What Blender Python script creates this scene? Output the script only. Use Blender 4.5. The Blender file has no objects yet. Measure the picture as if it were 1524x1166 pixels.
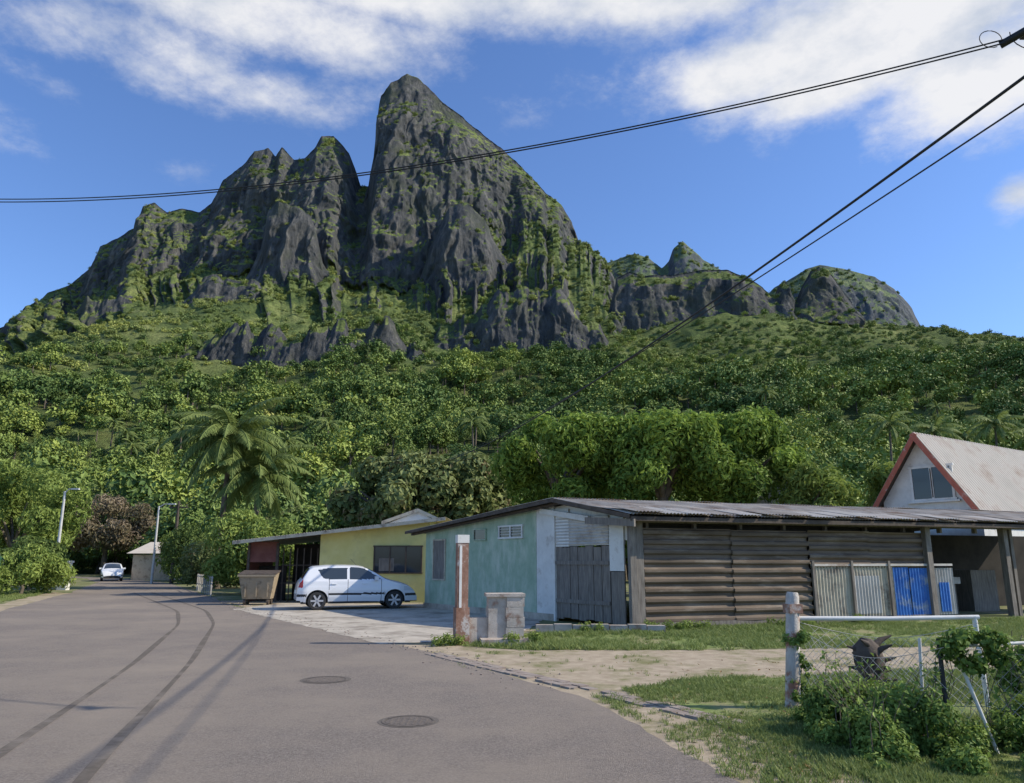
import bpy, math, random
import numpy as np
from mathutils import Vector, Matrix
rng=np.random.default_rng(7); random.seed(7)
scene=bpy.context.scene
# ------------------------------------------------------------------ survey helper (bearing / elevation -> metres)
TILT=math.radians(12.57); CT,ST=math.cos(TILT),math.sin(TILT); F=1130.0; EYE=1.6
def ke(px,py):
    u=(px-762)/F; v=(583-py)/F; d=CT-ST*v
    return u/d,(ST+CT*v)/d
def W(px,py,Y): k,e=ke(px,py); return np.array((k*Y,Y,EYE+e*Y))
# ------------------------------------------------------------------ materials
def new_mat(name):
    m=bpy.data.materials.new(name); m.use_nodes=True; nt=m.node_tree
    return m,nt,nt.nodes['Principled BSDF']
def ramp(nt,cols,lo=.3,hi=.7):
    r=nt.nodes.new('ShaderNodeValToRGB'); el=r.color_ramp.elements
    n=len(cols)
    while len(el)<n: el.new(.5)
    for i,c in enumerate(cols):
        el[i].position=lo+(hi-lo)*i/max(1,n-1)
        el[i].color=(*c,1)
    return r
def noise(nt,vec,scale,detail=6,rough=.6):
    n=nt.nodes.new('ShaderNodeTexNoise'); n.inputs['Scale'].default_value=scale
    n.inputs['Detail'].default_value=detail; n.inputs['Roughness'].default_value=rough
    nt.links.new(vec,n.inputs['Vector']); return n
def mixc(nt,fac,a,b,bt='MIX'):
    m=nt.nodes.new('ShaderNodeMix'); m.data_type='RGBA'; m.blend_type=bt
    for s,v in ((m.inputs[0],fac),(m.inputs[6],a),(m.inputs[7],b)):
        if isinstance(v,(int,float)): s.default_value=v
        elif isinstance(v,tuple): s.default_value=(*v,1)
        else: nt.links.new(v,s)
    return m.outputs[2]
def nmat(name,cols,scale=2,rough=.8,bump=0,bscale=20,stretch=(1,1,1),metal=0,spec=.3,stain=None,sscale=.6,slo=.5,shi=.65,lo=.3,hi=.7,sstretch=(1,1,1)):
    m,nt,b=new_mat(name)
    g=nt.nodes.new('ShaderNodeNewGeometry')
    mp=nt.nodes.new('ShaderNodeMapping'); mp.inputs['Scale'].default_value=stretch
    nt.links.new(g.outputs['Position'],mp.inputs['Vector'])
    n=noise(nt,mp.outputs[0],scale); r=ramp(nt,cols,lo,hi); nt.links.new(n.outputs['Fac'],r.inputs[0])
    col=r.outputs[0]
    if stain:
        mp2=nt.nodes.new('ShaderNodeMapping'); mp2.inputs['Scale'].default_value=sstretch
        nt.links.new(g.outputs['Position'],mp2.inputs['Vector'])
        n2=noise(nt,mp2.outputs[0],sscale,8,.7); r2=ramp(nt,[(0,0,0),(1,1,1)],slo,shi)
        nt.links.new(n2.outputs['Fac'],r2.inputs[0]); col=mixc(nt,r2.outputs[0],col,stain)
    nt.links.new(col,b.inputs['Base Color'])
    b.inputs['Roughness'].default_value=rough; b.inputs['Metallic'].default_value=metal
    b.inputs['Specular IOR Level'].default_value=spec
    if bump:
        n3=noise(nt,g.outputs['Position'],bscale,5,.7)
        bp=nt.nodes.new('ShaderNodeBump'); bp.inputs['Strength'].default_value=bump; bp.inputs['Distance'].default_value=.02
        nt.links.new(n3.outputs['Fac'],bp.inputs['Height']); nt.links.new(bp.outputs[0],b.inputs['Normal'])
    return m
def leafmat(name,dark,light,rnd=.0,alt=None,trans=.3,zone=None):
    m,nt,b=new_mat(name)
    a=nt.nodes.new('ShaderNodeAttribute'); a.attribute_name='tint'
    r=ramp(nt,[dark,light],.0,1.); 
    fac=a.outputs['Fac']
    if rnd>0:
        oi=nt.nodes.new('ShaderNodeObjectInfo')
        ad=nt.nodes.new('ShaderNodeMath'); ad.operation='MULTIPLY_ADD'
        ad.inputs[1].default_value=rnd; nt.links.new(oi.outputs['Random'],ad.inputs[0])
        mu=nt.nodes.new('ShaderNodeMath'); mu.operation='MULTIPLY'; mu.inputs[1].default_value=1-rnd
        nt.links.new(fac,mu.inputs[0]); nt.links.new(mu.outputs[0],ad.inputs[2]); fac=ad.outputs[0]
    nt.links.new(fac,r.inputs[0]); col=r.outputs[0]
    if alt or zone: g=nt.nodes.new('ShaderNodeNewGeometry')
    if alt:
        n=noise(nt,g.outputs['Position'],alt[1],3)
        r2=ramp(nt,[(0,0,0),(1,1,1)],alt[2],alt[2]+.12); nt.links.new(n.outputs['Fac'],r2.inputs[0])
        col=mixc(nt,r2.outputs[0],col,alt[0])
    if zone:
        n=noise(nt,g.outputs['Position'],zone,4,.6); r3=ramp(nt,[(.55,.66,.66),(1.0,1.0,.9),(1.5,1.35,1.05)],.34,.64); nt.links.new(n.outputs['Fac'],r3.inputs[0]); col=mixc(nt,1.0,col,r3.outputs[0],'MULTIPLY')
    nt.links.new(col,b.inputs['Base Color']); b.inputs['Roughness'].default_value=.6
    b.inputs['Specular IOR Level'].default_value=.2
    if trans>0:
        t=nt.nodes.new('ShaderNodeBsdfTranslucent'); nt.links.new(col,t.inputs['Color'])
        mx=nt.nodes.new('ShaderNodeMixShader'); mx.inputs[0].default_value=trans
        nt.links.new(b.outputs[0],mx.inputs[1]); nt.links.new(t.outputs[0],mx.inputs[2])
        nt.links.new(mx.outputs[0],nt.nodes['Material Output'].inputs['Surface'])
    return m
# ------------------------------------------------------------------ mesh builder
class MB:
    def __init__(s): s.v=[];s.f=[];s.t=[];s.n=0
    def add(s,v,f,mat=0,tint=.5,smooth=False):
        v=np.asarray(v,float).reshape(-1,3); f=np.asarray(f,int)
        if f.ndim==1: f=f.reshape(1,-1)
        s.v.append(v); s.f.append((f+s.n,np.broadcast_to(np.asarray(mat),(len(f),)),smooth))
        s.t.append(np.broadcast_to(np.asarray(tint,float),(len(v),))); s.n+=len(v)
    def box(s,o,ex,ey,ez,mat=0):
        o,ex,ey,ez=[np.array(a,float) for a in (o,ex,ey,ez)]
        v=[o,o+ex,o+ex+ey,o+ey]; v=v+[a+ez for a in v]
        s.add(v,[[0,3,2,1],[4,5,6,7],[0,1,5,4],[1,2,6,5],[2,3,7,6],[3,0,4,7]],mat)
    def cbox(s,c,sx,sy,sz,mat=0,rot=0):
        c=np.array(c,float); a=np.array((math.cos(rot),math.sin(rot),0)); b=np.array((-a[1],a[0],0))
        s.box(c-a*sx/2-b*sy/2,a*sx,b*sy,(0,0,sz),mat)
    def tube(s,pts,rad,n=8,mat=0,tint=.5,caps=True):
        pts=np.array(pts,float); m=len(pts); rad=np.broadcast_to(np.asarray(rad,float),(m,))
        T=np.gradient(pts,axis=0); T/=np.linalg.norm(T,axis=1)[:,None]+1e-9
        ref=np.repeat([[0,0,1.]],m,0)
        if np.abs(T[:,2]).max()>.9: ref=np.repeat([[1.,.01,0]],m,0)
        A=np.cross(T,ref); A/=np.linalg.norm(A,axis=1)[:,None]+1e-9; B=np.cross(T,A)
        th=np.linspace(0,2*math.pi,n,endpoint=False)
        V=pts[:,None]+rad[:,None,None]*(np.cos(th)[None,:,None]*A[:,None]+np.sin(th)[None,:,None]*B[:,None])
        i=np.arange(m-1)[:,None]*n; j=np.arange(n)[None]; j2=(j+1)%n
        Fq=np.stack([i+j,i+j2,i+n+j2,i+n+j],-1).reshape(-1,4)
        s.add(V,Fq,mat,tint,True)
        if caps:
            s.add(V[0],np.arange(n)[::-1],mat,tint); s.add(V[-1],np.arange(n),mat,tint)
    def corr(s,o,u,ulen,v,vlen,nrm,amp,pitch,mat=0,trap=False,wob=0):
        u,v,nrm,o=[np.array(a,float) for a in (u,v,nrm,o)]
        N=max(2,int(ulen/pitch*8)); t=np.linspace(0,ulen,N+1); w=np.sin(t/pitch*2*math.pi)
        if trap: w=np.clip(w*2.2,-1,1)
        M=4; P=[]
        for k in range(M+1):
            jj=wob*np.sin(t*1.7+k*2.1)+wob*.6*np.sin(t*4.1+k)
            P.append(o+u*t[:,None]+v*(vlen*k/M)+nrm*(amp*w+jj)[:,None])
        V=np.array(P); i=np.arange(M)[:,None]*(N+1); j=np.arange(N)[None]
        s.add(V,np.stack([i+j,i+j+1,i+N+2+j,i+N+1+j],-1).reshape(-1,4),mat)
    def leaves(s,P,Nn,size,mat=0,tint=.5,asp=.45,droop=0):
        n=len(P); T=rng.normal(size=(n,3)); T[:,2]-=droop
        T-=Nn*(T*Nn).sum(1)[:,None]; T/=np.linalg.norm(T,axis=1)[:,None]+1e-9
        B=np.cross(Nn,T); L=(size*rng.uniform(.6,1.35,n))[:,None]; Wd=L*asp
        v=np.stack([P-T*L*.5,P+B*Wd*.5+Nn*L*.08,P+T*L*.5-Nn*L*.12,P-B*Wd*.5+Nn*L*.08],1)
        f=np.arange(n*4).reshape(n,4)
        s.add(v,f,mat,np.repeat(np.broadcast_to(tint,(n,)),4))
    def crown(s,lobes,n,size,mat=0,asp=.45,droop=.6,up=.25,tvar=.18,shell=.72):
        lobes=np.array(lobes,float); w=lobes[:,3]**2; idx=rng.choice(len(lobes),n,p=w/w.sum())
        D=rng.normal(size=(n,3)); D[:,2]+=up; D/=np.linalg.norm(D,axis=1)[:,None]
        R=lobes[idx,3]*(shell+(1.08-shell)*rng.random(n)**.6)
        P=lobes[idx,:3]+D*R[:,None]*np.array([1,1,.85])
        P+=rng.normal(size=(n,3))*size*.35
        Nn=D+rng.normal(size=(n,3))*.4; Nn[:,2]+=.3; Nn/=np.linalg.norm(Nn,axis=1)[:,None]
        lt=rng.uniform(-.2,.2,len(lobes))[idx]
        t=np.clip(.42+lt+.22*D[:,2]+rng.normal(size=n)*tvar,0,1)  # upward-facing leaves tinted lighter: sunlit crown tops put into the colour
        s.leaves(P,Nn,size,mat,t,asp,droop)
    def build(s,name,mats,parent=None,link=True):
        me=bpy.data.meshes.new(name); V=np.concatenate(s.v); me.vertices.add(len(V)); me.vertices.foreach_set('co',V.ravel())
        lv=np.concatenate([f.ravel() for f,_,_ in s.f]); cnt=np.concatenate([np.full(len(f),f.shape[1]) for f,_,_ in s.f])
        me.loops.add(len(lv)); me.loops.foreach_set('vertex_index',lv.astype(np.int32))
        st=np.concatenate([[0],np.cumsum(cnt)[:-1]]); me.polygons.add(len(cnt)); me.polygons.foreach_set('loop_start',st.astype(np.int32))
        mi=np.concatenate([m for _,m,_ in s.f]); me.polygons.foreach_set('material_index',mi.astype(np.int32))
        sm=np.concatenate([np.full(len(f),b) for f,_,b in s.f]); me.polygons.foreach_set('use_smooth',sm)
        a=me.attributes.new('tint','FLOAT','POINT'); a.data.foreach_set('value',np.concatenate(s.t).astype(np.float32))
        for m in mats: me.materials.append(m)
        me.update(calc_edges=True); me.validate()
        ob=bpy.data.objects.new(name,me)
        if link: scene.collection.objects.link(ob)
        if parent: ob.parent=parent
        return ob
def empty(name,loc=(0,0,0),rz=0):
    e=bpy.data.objects.new(name,None); e.empty_display_size=.3; e.location=loc; e.rotation_euler=(0,0,rz); scene.collection.objects.link(e); return e
class Frame:
    def __init__(s,o,d,flip=1):
        s.o=np.array((o[0],o[1],0.)); d=np.array((d[0],d[1],0.)); s.u=d/np.linalg.norm(d); s.n=np.array((s.u[1],-s.u[0],0))*flip
    def p(s,a,z,d=0): return s.o+s.u*a+s.n*d+np.array((0,0,z))
    def box(s,mb,a0,a1,z0,z1,d0,d1,mat=0): mb.box(s.p(a0,z0,d0),s.u*(a1-a0),s.n*(d1-d0),(0,0,z1-z0),mat)
    def poly(s,mb,pts,d0,d1,mat=0):
        n=len(pts); V=[s.p(a,z,d0) for a,z in pts]+[s.p(a,z,d1) for a,z in pts]
        mb.add(V,list(range(n)),mat); mb.add(V,list(range(2*n-1,n-1,-1)),mat)
        mb.add(V,[[i,(i+1)%n,n+(i+1)%n,n+i] for i in range(n)],mat)
# ------------------------------------------------------------------ numpy noise
def vn(x,y,z,seed=0):
    xi,yi,zi=[np.floor(a).astype(np.int64) for a in (x,y,z)]; fx,fy,fz=x-xi,y-yi,z-zi
    fx,fy,fz=[a*a*(3-2*a) for a in (fx,fy,fz)]
    def h(i,j,k):
        q=((xi+i)*73856093 ^ (yi+j)*19349663 ^ (zi+k)*83492791 ^ (seed*9781+17))&0xffffffff
        q=((q^(q>>13))*1274126177)&0xffffffff; q=((q^(q>>15))*2246822519)&0xffffffff; q^=q>>16
        return q/2147483648.0-1
    def l(a,b,t): return a+(b-a)*t
    return l(l(l(h(0,0,0),h(1,0,0),fx),l(h(0,1,0),h(1,1,0),fx),fy),l(l(h(0,0,1),h(1,0,1),fx),l(h(0,1,1),h(1,1,1),fx),fy),fz)
def fbm(x,y,z,o=5,seed=0,g=.5):
    s=0;a=1;t=0
    for i in range(o):
        s=s+a*vn(x,y,z,seed+i); t+=a; a*=g; x=x*2.03+3.1;y=y*2.03+1.7;z=z*2.03+5.3
    return s/t
def ridged(x,y,z,o=5,seed=0,g=.55):
    s=0;a=1;t=0
    for i in range(o):
        s=s+a*(1-2*np.abs(vn(x,y,z,seed+i))); t+=a; a*=g; x=x*2.07+3.1;y=y*2.07+1.7;z=z*2.07+5.3
    return s/t
def sst(x,a,b): t=np.clip((x-a)/(b-a),0,1); return t*t*(3-2*t)
# ------------------------------------------------------------------ lighting / camera
SUN_EL=math.radians(36); az=np.array((.992,-.06)); az/=np.linalg.norm(az)
D=Vector((az[0]*math.cos(SUN_EL),az[1]*math.cos(SUN_EL),math.sin(SUN_EL)))
sl=bpy.data.lights.new('sun','SUN'); sl.energy=5.0; sl.angle=math.radians(.5); sl.color=(1,.91,.76)
so=bpy.data.objects.new('sun',sl); so.rotation_euler=D.to_track_quat('Z','Y').to_euler(); so.location=(60,0,60); scene.collection.objects.link(so)
cam=bpy.data.cameras.new('camera'); cam.sensor_width=36; cam.lens=36*F/1524; cam.clip_end=20000; cam.clip_start=.1
co=bpy.data.objects.new('camera',cam); co.location=(0,0,EYE); co.rotation_euler=(math.pi/2+TILT,0,0); scene.collection.objects.link(co); scene.camera=co
scene.view_settings.view_transform='Standard'; scene.view_settings.look='None'; scene.view_settings.exposure=0
w=bpy.data.worlds.new('World'); scene.world=w; w.use_nodes=True; nt=w.node_tree; bg=nt.nodes['Background']; bg.inputs['Strength'].default_value=.15
sky=nt.nodes.new('ShaderNodeTexSky'); sky.sky_type='NISHITA'; sky.sun_disc=False; sky.sun_elevation=SUN_EL; sky.sun_rotation=math.atan2(az[0],az[1])
sky.ozone_density=2.6; sky.air_density=1.0; sky.dust_density=.4
tc=nt.nodes.new('ShaderNodeTexCoord')
tnt=mixc(nt,1.0,sky.outputs[0],(.86,1.04,1.36),'MULTIPLY')
mpw=nt.nodes.new('ShaderNodeMapping'); mpw.inputs['Scale'].default_value=(1,1,1.8); mpw.inputs['Rotation'].default_value=(0,.3,0); nt.links.new(tc.outputs['Generated'],mpw.inputs[0])
wn=noise(nt,mpw.outputs[0],4.6,10,.66)
blobs=[(1330,40,300,105,1.15),(1100,105,110,42,1.05),(1450,120,160,80,1.2),(1250,110,160,60,1.0),(950,-10,280,50,1.1),(640,-20,280,45,1.0),(330,20,300,60,.80),(270,70,180,70,.72),(360,120,170,40,.66),(430,150,90,26,.55),(80,40,160,40,.45),(70,125,65,26,.42),(20,195,80,40,.42),(1520,285,40,24,.7),(285,250,60,16,.38),(1250,-260,700,230,1.),(150,-230,600,220,.7)]
dens=None
def M(op,a,b=None,c=None):
    n=nt.nodes.new('ShaderNodeMath'); n.operation=op
    for i,v in enumerate((a,b,c)):
        if v is None: continue
        if isinstance(v,(int,float)): n.inputs[i].default_value=v
        else: nt.links.new(v,n.inputs[i])
    return n.outputs[0]
sep=nt.nodes.new('ShaderNodeSeparateXYZ'); nt.links.new(tc.outputs['Generated'],sep.inputs[0])
for px,py,rx,ry,a in blobs:
    def dr(px,py):
        k,e=ke(px,py); v=np.array((k,1,e)); return v/np.linalg.norm(v)
    c=dr(px,py); r1=abs(dr(px+rx,py)[0]-c[0])+.005; r2=abs(dr(px,py+ry)[2]-c[2])+.005
    dx=M('DIVIDE',M('SUBTRACT',sep.outputs[0],float(c[0])),float(r1)); dz=M('DIVIDE',M('SUBTRACT',sep.outputs[2],float(c[2])),float(r2))
    q=M('ADD',M('MULTIPLY',dx,dx),M('MULTIPLY',dz,dz)); g=M('MULTIPLY',M('EXPONENT',M('MULTIPLY',q,-.75)),a)
    g=M('MULTIPLY',g,M('GREATER_THAN',sep.outputs[1],0.0))
    dens=g if dens is None else M('MAXIMUM',dens,g)
dd=M('ADD',dens,M('MULTIPLY',M('SUBTRACT',wn.outputs['Fac'],.5),1.9))
fac=nt.nodes.new('ShaderNodeMapRange'); fac.interpolation_type='SMOOTHSTEP'; fac.inputs[1].default_value=.22; fac.inputs[2].default_value=.95; nt.links.new(dd,fac.inputs[0])
wn2=noise(nt,mpw.outputs[0],6,7,.6); cr=ramp(nt,[(3.8,4.2,4.9),(6.0,6.0,6.1)],.36,.56); nt.links.new(wn2.outputs['Fac'],cr.inputs[0])
out=mixc(nt,M('MULTIPLY',fac.outputs[0],.96),tnt,cr.outputs[0]); nt.links.new(out,bg.inputs['Color'])

# ------------------------------------------------------------------ terrain material
def terrain_mat(name,haze=0.0):
    m,nt,b=new_mat(name); g=nt.nodes.new('ShaderNodeNewGeometry'); P=g.outputs['Position']
    mp=nt.nodes.new('ShaderNodeMapping'); mp.inputs['Scale'].default_value=(1,1,.2); nt.links.new(P,mp.inputs[0])
    n1=noise(nt,mp.outputs[0],.10,12,.75); r1=ramp(nt,[(.034,.040,.045),(.105,.104,.10),(.25,.235,.205)],.34,.70); nt.links.new(n1.outputs['Fac'],r1.inputs[0])
    n1b=noise(nt,P,.022,8,.7); r1b=ramp(nt,[(0,0,0),(.7,.7,.7)],.50,.64); nt.links.new(n1b.outputs['Fac'],r1b.inputs[0])
    rock=mixc(nt,r1b.outputs[0],r1.outputs[0],(.085,.095,.055))
    n2=noise(nt,P,.03,9,.68); r2=ramp(nt,[(.07,.11,.03),(.17,.22,.06),(.30,.33,.11)],.33,.66); nt.links.new(n2.outputs['Fac'],r2.inputs[0])
    n3=noise(nt,P,.4,6,.7); r3=ramp(nt,[(.45,.45,.45),(1.3,1.3,1.3)],.3,.7); nt.links.new(n3.outputs['Fac'],r3.inputs[0])
    vegc=mixc(nt,1.0,r2.outputs[0],r3.outputs[0],'MULTIPLY')
    a=nt.nodes.new('ShaderNodeAttribute'); a.attribute_name='tint'
    mp4=nt.nodes.new('ShaderNodeMapping'); mp4.inputs['Scale'].default_value=(1,1,.45); nt.links.new(P,mp4.inputs[0])
    n4=noise(nt,mp4.outputs[0],.07,10,.78)
    ad=nt.nodes.new('ShaderNodeMath'); ad.operation='ADD'; nt.links.new(a.outputs['Fac'],ad.inputs[0])
    sb=nt.nodes.new('ShaderNodeMath'); sb.operation='MULTIPLY_ADD'; sb.inputs[1].default_value=2.0; sb.inputs[2].default_value=-1.0; nt.links.new(n4.outputs['Fac'],sb.inputs[0]); nt.links.new(sb.outputs[0],ad.inputs[1])
    r4=ramp(nt,[(0,0,0),(1,1,1)],.50,.68); nt.links.new(ad.outputs[0],r4.inputs[0])
    col=mixc(nt,r4.outputs[0],rock,vegc)
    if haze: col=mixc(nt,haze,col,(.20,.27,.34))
    nt.links.new(col,b.inputs['Base Color']); b.inputs['Roughness'].default_value=.95; b.inputs['Specular IOR Level'].default_value=.08
    bp=nt.nodes.new('ShaderNodeBump'); bp.inputs['Strength'].default_value=1.0; bp.inputs['Distance'].default_value=6
    nt.links.new(n1.outputs['Fac'],bp.inputs['Height'])
    bp2=nt.nodes.new('ShaderNodeBump'); bp2.inputs['Strength'].default_value=.8; bp2.inputs['Distance'].default_value=1.5
    nt.links.new(n3.outputs['Fac'],bp2.inputs['Height']); nt.links.new(bp.outputs[0],bp2.inputs['Normal']); nt.links.new(bp2.outputs[0],b.inputs['Normal'])
    return m
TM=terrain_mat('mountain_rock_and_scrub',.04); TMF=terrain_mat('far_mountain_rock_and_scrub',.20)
SPTS=[]  # scatter points
def sheet(name,curves,pxr,ncol,rows,A=14,sil=5,seed=0,dens=1.0,vegbias=None,mat=None,silseg=None):
    k0,k1=ke(pxr[0],600)[0],ke(pxr[1],600)[0]; K=np.linspace(k0,k1,ncol)
    Ys=[];Zs=[]
    for c in curves:
        tb=c['t']; kk=[];ee=[]
        for p in tb:
            k,e=ke(*p); 
            if kk and k<=kk[-1]: k=kk[-1]+.0012
            kk.append(k);ee.append(e)
        Y=c['Y']; 
        Yv=np.interp(K,[ke(p[0],500)[0] for p in Y],[p[1] for p in Y]) if isinstance(Y,list) else np.full(ncol,float(Y))
        e=np.interp(K,kk,ee)
        if 'jag' in c: e=e+c['jag']*fbm(K*60,K*0,K*0+seed,4,seed+7)
        Z=EYE+e*Yv+c.get('dz',0); Yv=Yv+c.get('dY',0)
        if 'z' in c: Z=np.full(ncol,float(c['z']))
        Ys.append(Yv);Zs.append(Z)
    YY=[];ZZ=[];SW=[]
    nc=len(curves)
    for j in range(nc-1):
        t=np.linspace(0,1,rows[j],endpoint=(j==nc-2))[:,None]
        YY.append(Ys[j]+(Ys[j+1]-Ys[j])*t); ZZ.append(Zs[j]+(Zs[j+1]-Zs[j])*t)
        SW.append(np.clip(1-.75*sst(t,.72,1),0,1) if j==silseg else (np.full_like(t,.3)+.7*sst(t,0,1) if (silseg is not None and j==silseg+1) else np.ones_like(t)))
    Y=np.concatenate(YY); Z=np.concatenate(ZZ); SW=np.concatenate(SW); X=K[None]*Y
    def norm(X,Y,Z):
        P=np.stack([X,Y,Z],-1); a=np.gradient(P,axis=1); b=np.gradient(P,axis=0); n=np.cross(a,b); n/=np.linalg.norm(n,axis=-1)[...,None]+1e-9
        return n*np.sign(n[...,2:3]+1e-9)
    n=norm(X,Y,Z); steep=1-sst(n[...,2],.5,.8)
    for _ in range(6):
        steep[1:-1]=(steep[:-2]+steep[1:-1]*2+steep[2:])/4
    steep[:, 1:-1]=(steep[:,:-2]+steep[:,1:-1]*2+steep[:,2:])/4
    far=sst(Y,90,260)
    wx=X+18*fbm(X/60,Y/60,Z/60,3,seed+71); wz=Z+26*fbm(X/60,Y/60,Z/60,3,seed+72)
    fl=ridged(wx/80,Y/200,wz/340,5,seed+1)          # buttresses
    fl2=ridged(wx/26,Y/60,wz/95,5,seed+11,.6)
    fl3=fbm(X/7,Y/9,Z/12,3,seed+15)
    led=ridged(wx/130,Y/140,wz/55,4,seed+21)        # ledges
    g=fbm(X/110,Y/110,Z/300,5,seed+31)
    g2=fbm(X/28,Y/28,Z/40,4,seed+41)
    dY=-(A*(1.2*fl)+A*.6*fl2+A*.5*led+3.2*fl3)*steep*SW
    dZ=(g*16+g2*3.5)*far*(1-steep)*SW+g2*sil*steep
    Y2=Y+dY-g*12*far*SW; X2=X+(A*.35*fbm(X/30,Y/50,Z/30,4,seed+51)+2*fl3)*steep*SW; Z2=Z+dZ
    sp=ridged(X/150,Y/420,Z/900,3,seed+61); Z2=Z2+sp*14*far*(1-steep)*SW
    n=norm(X2,Y2,Z2)
    veg=sst(n[...,2],.42,.70)+.08*g2
    if vegbias is not None: veg=veg+vegbias(X2,Y2,Z2)
    veg=np.clip(veg,0,1)
    mb=MB(); R,C=X.shape; i=np.arange(R-1)[:,None]*C; j=np.arange(C-1)[None]
    mb.add(np.stack([X2,Y2,Z2],-1),np.stack([i+j,i+j+1,i+C+j+1,i+C+j],-1).reshape(-1,4),0,veg.ravel(),True)
    ob=mb.build(name,[mat or TM])
    P=np.stack([X2,Y2,Z2],-1); e1=P[:-1,1:]-P[:-1,:-1]; e2=P[1:,:-1]-P[:-1,:-1]; ar=np.linalg.norm(np.cross(e1,e2),axis=-1)
    SPTS.append((P,e1,e2,ar,veg,n,dens))
    return ob
def lr(tab,dy=0): return [(a,b+dy) for a,b in tab]
main_sil=[(-350,600),(-200,560),(-60,510),(0,490),(20,483),(45,468),(75,437),(110,425),(128,408),(143,395),(150,370),(175,357),(205,340),(215,310),(232,303),(250,318),(275,315),(300,318),(318,305),(335,270),(360,250),(380,228),(400,220),(412,237),(422,222),(440,242),(455,240),(470,225),(480,208),(497,207),(512,222),(522,233),(532,262),(538,280),(552,281),(558,258),(560,232),(562,185),(568,150),(582,128),(605,113),(622,120),(640,135),(660,157),(690,178),(720,205),(745,222),(770,245),(790,265),(812,290),(835,305),(850,330),(862,360),(880,375),(905,394),(925,440),(960,490),(1100,530),(1524,560),(1900,580)]
k3=[(-350,620),(-60,530),(0,512),(50,490),(120,480),(150,448),(200,420),(300,420),(400,415),(480,412),(540,430),(600,450),(650,420),(700,345),(760,340),(800,350),(862,370),(905,410),(925,460),(1000,515),(1524,572),(1900,590)]
k2=[(-350,640),(-60,545),(0,532),(100,515),(200,495),(300,490),(400,500),(500,505),(600,510),(700,520),(800,515),(900,515),(1000,545),(1200,565),(1524,585),(1900,600)]
Ysil=[(0,800),(150,830),(400,860),(600,900),(862,900),(950,860),(1524,800)]
Yk3=[(0,740),(150,760),(400,750),(600,740),(650,760),(700,810),(862,850),(950,790),(1524,740)]
def vb_main(X,Y,Z):
    k=X/Y
    b=.46*sst(k-(.62-Z/900)*.28,-.10,.0)*sst(Z,300,360)*(.7+.8*fbm(X/50,Y/50,Z/50,4,91))
    b=b-.12*sst(Z,330,420)*(k<-.12)+.18*(Z<300)
    return b
sheet('mountain',[dict(t=[(0,835)],Y=92,z=-1.5),dict(t=[(-350,740),(1900,735)],Y=180),dict(t=[(-350,640),(0,612),(600,618),(1200,610),(1900,620)],Y=330),
   dict(t=k2,Y=560),dict(t=k3,Y=Yk3,jag=.03),dict(t=main_sil,Y=Ysil),dict(t=main_sil,Y=Ysil,dY=45,dz=-90),dict(t=main_sil,Y=Ysil,dY=420,z=-2)],(-350,1880),1250,[14,26,60,70,190,14,8],A=17,sil=3,seed=3,vegbias=vb_main,silseg=4)
def crag(name,sil,basepy,Yt,Yb,ncol,rows,A,seed,mid=None,dens=1.0,vb=None,silz=3,mat=None,back=-70,bY=30,jag=.0):
    px0,px1=sil[0][0],sil[-1][0]
    cs=[dict(t=lr([(p,basepy) for p,_ in sil]),Y=Yb)]
    rr=[]
    if mid: cs.append(dict(t=mid[0],Y=mid[1])); rr.append(rows//2)
    cs+= [dict(t=sil,Y=Yt,jag=jag),dict(t=sil,Y=Yt,dY=bY,dz=back),dict(t=sil,Y=Yt,dY=160,z=-2)]
    rr+=[rows,16,6]
    return sheet(name,cs,(px0,px1),ncol,rr,A,silz,seed,dens,vb,mat,silseg=len(cs)-4)
nv=lambda v:(lambda X,Y,Z:np.full_like(X,v))
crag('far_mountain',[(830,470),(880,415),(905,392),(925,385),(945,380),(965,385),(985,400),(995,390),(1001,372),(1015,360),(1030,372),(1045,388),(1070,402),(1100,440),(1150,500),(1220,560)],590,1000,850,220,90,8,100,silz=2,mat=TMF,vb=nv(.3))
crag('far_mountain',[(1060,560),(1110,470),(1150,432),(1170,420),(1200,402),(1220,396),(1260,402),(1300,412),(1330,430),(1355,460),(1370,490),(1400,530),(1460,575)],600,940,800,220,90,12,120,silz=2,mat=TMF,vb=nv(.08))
crag('rock_cliff',[(840,600),(880,520),(905,470),(916,418),(935,408),(960,414),(1000,412),(1040,404),(1080,404),(1108,416),(1130,430),(1150,448),(1157,428),(1166,422),(1178,458),(1190,432),(1204,404),(1216,398),(1228,404),(1245,424),(1268,455),(1285,482),(1330,492),(1400,505),(1524,518),(1900,535)],
   620,650,430,560,110,10,200,mid=([(840,610),(905,525),(918,512),(1000,502),(1080,492),(1150,484),(1180,492),(1280,492),(1330,500),(1400,516),(1524,530),(1900,550)],622),silz=2,vb=lambda X,Y,Z:np.where(Y>618,-.22,.2))
crag('rock_buttress',[(560,520),(600,470),(625,420),(642,370),(655,335),(670,308),(695,305),(722,328),(735,362),(755,388),(775,398),(800,418),(830,450),(860,490)],520,722,670,260,110,13,300,silz=2,vb=nv(-.1),back=-4,bY=80,jag=.01)
crag('rock_pillar',[(340,455),(370,410),(390,370),(400,318),(416,300),(440,302),(460,316),(470,345),(480,385),(500,410),(530,455)],470,715,680,170,100,11,400,silz=2,vb=nv(-.05),back=0,bY=55,jag=.01)
crag('dark_cliff',[(540,600),(590,560),(612,530),(640,505),(660,485),(700,466),(740,440),(790,430),(828,424),(845,440),(868,470),(900,500),(950,560)],575,575,535,320,90,12,500,silz=2,vb=nv(-.18),back=9,bY=65,jag=.015)
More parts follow.
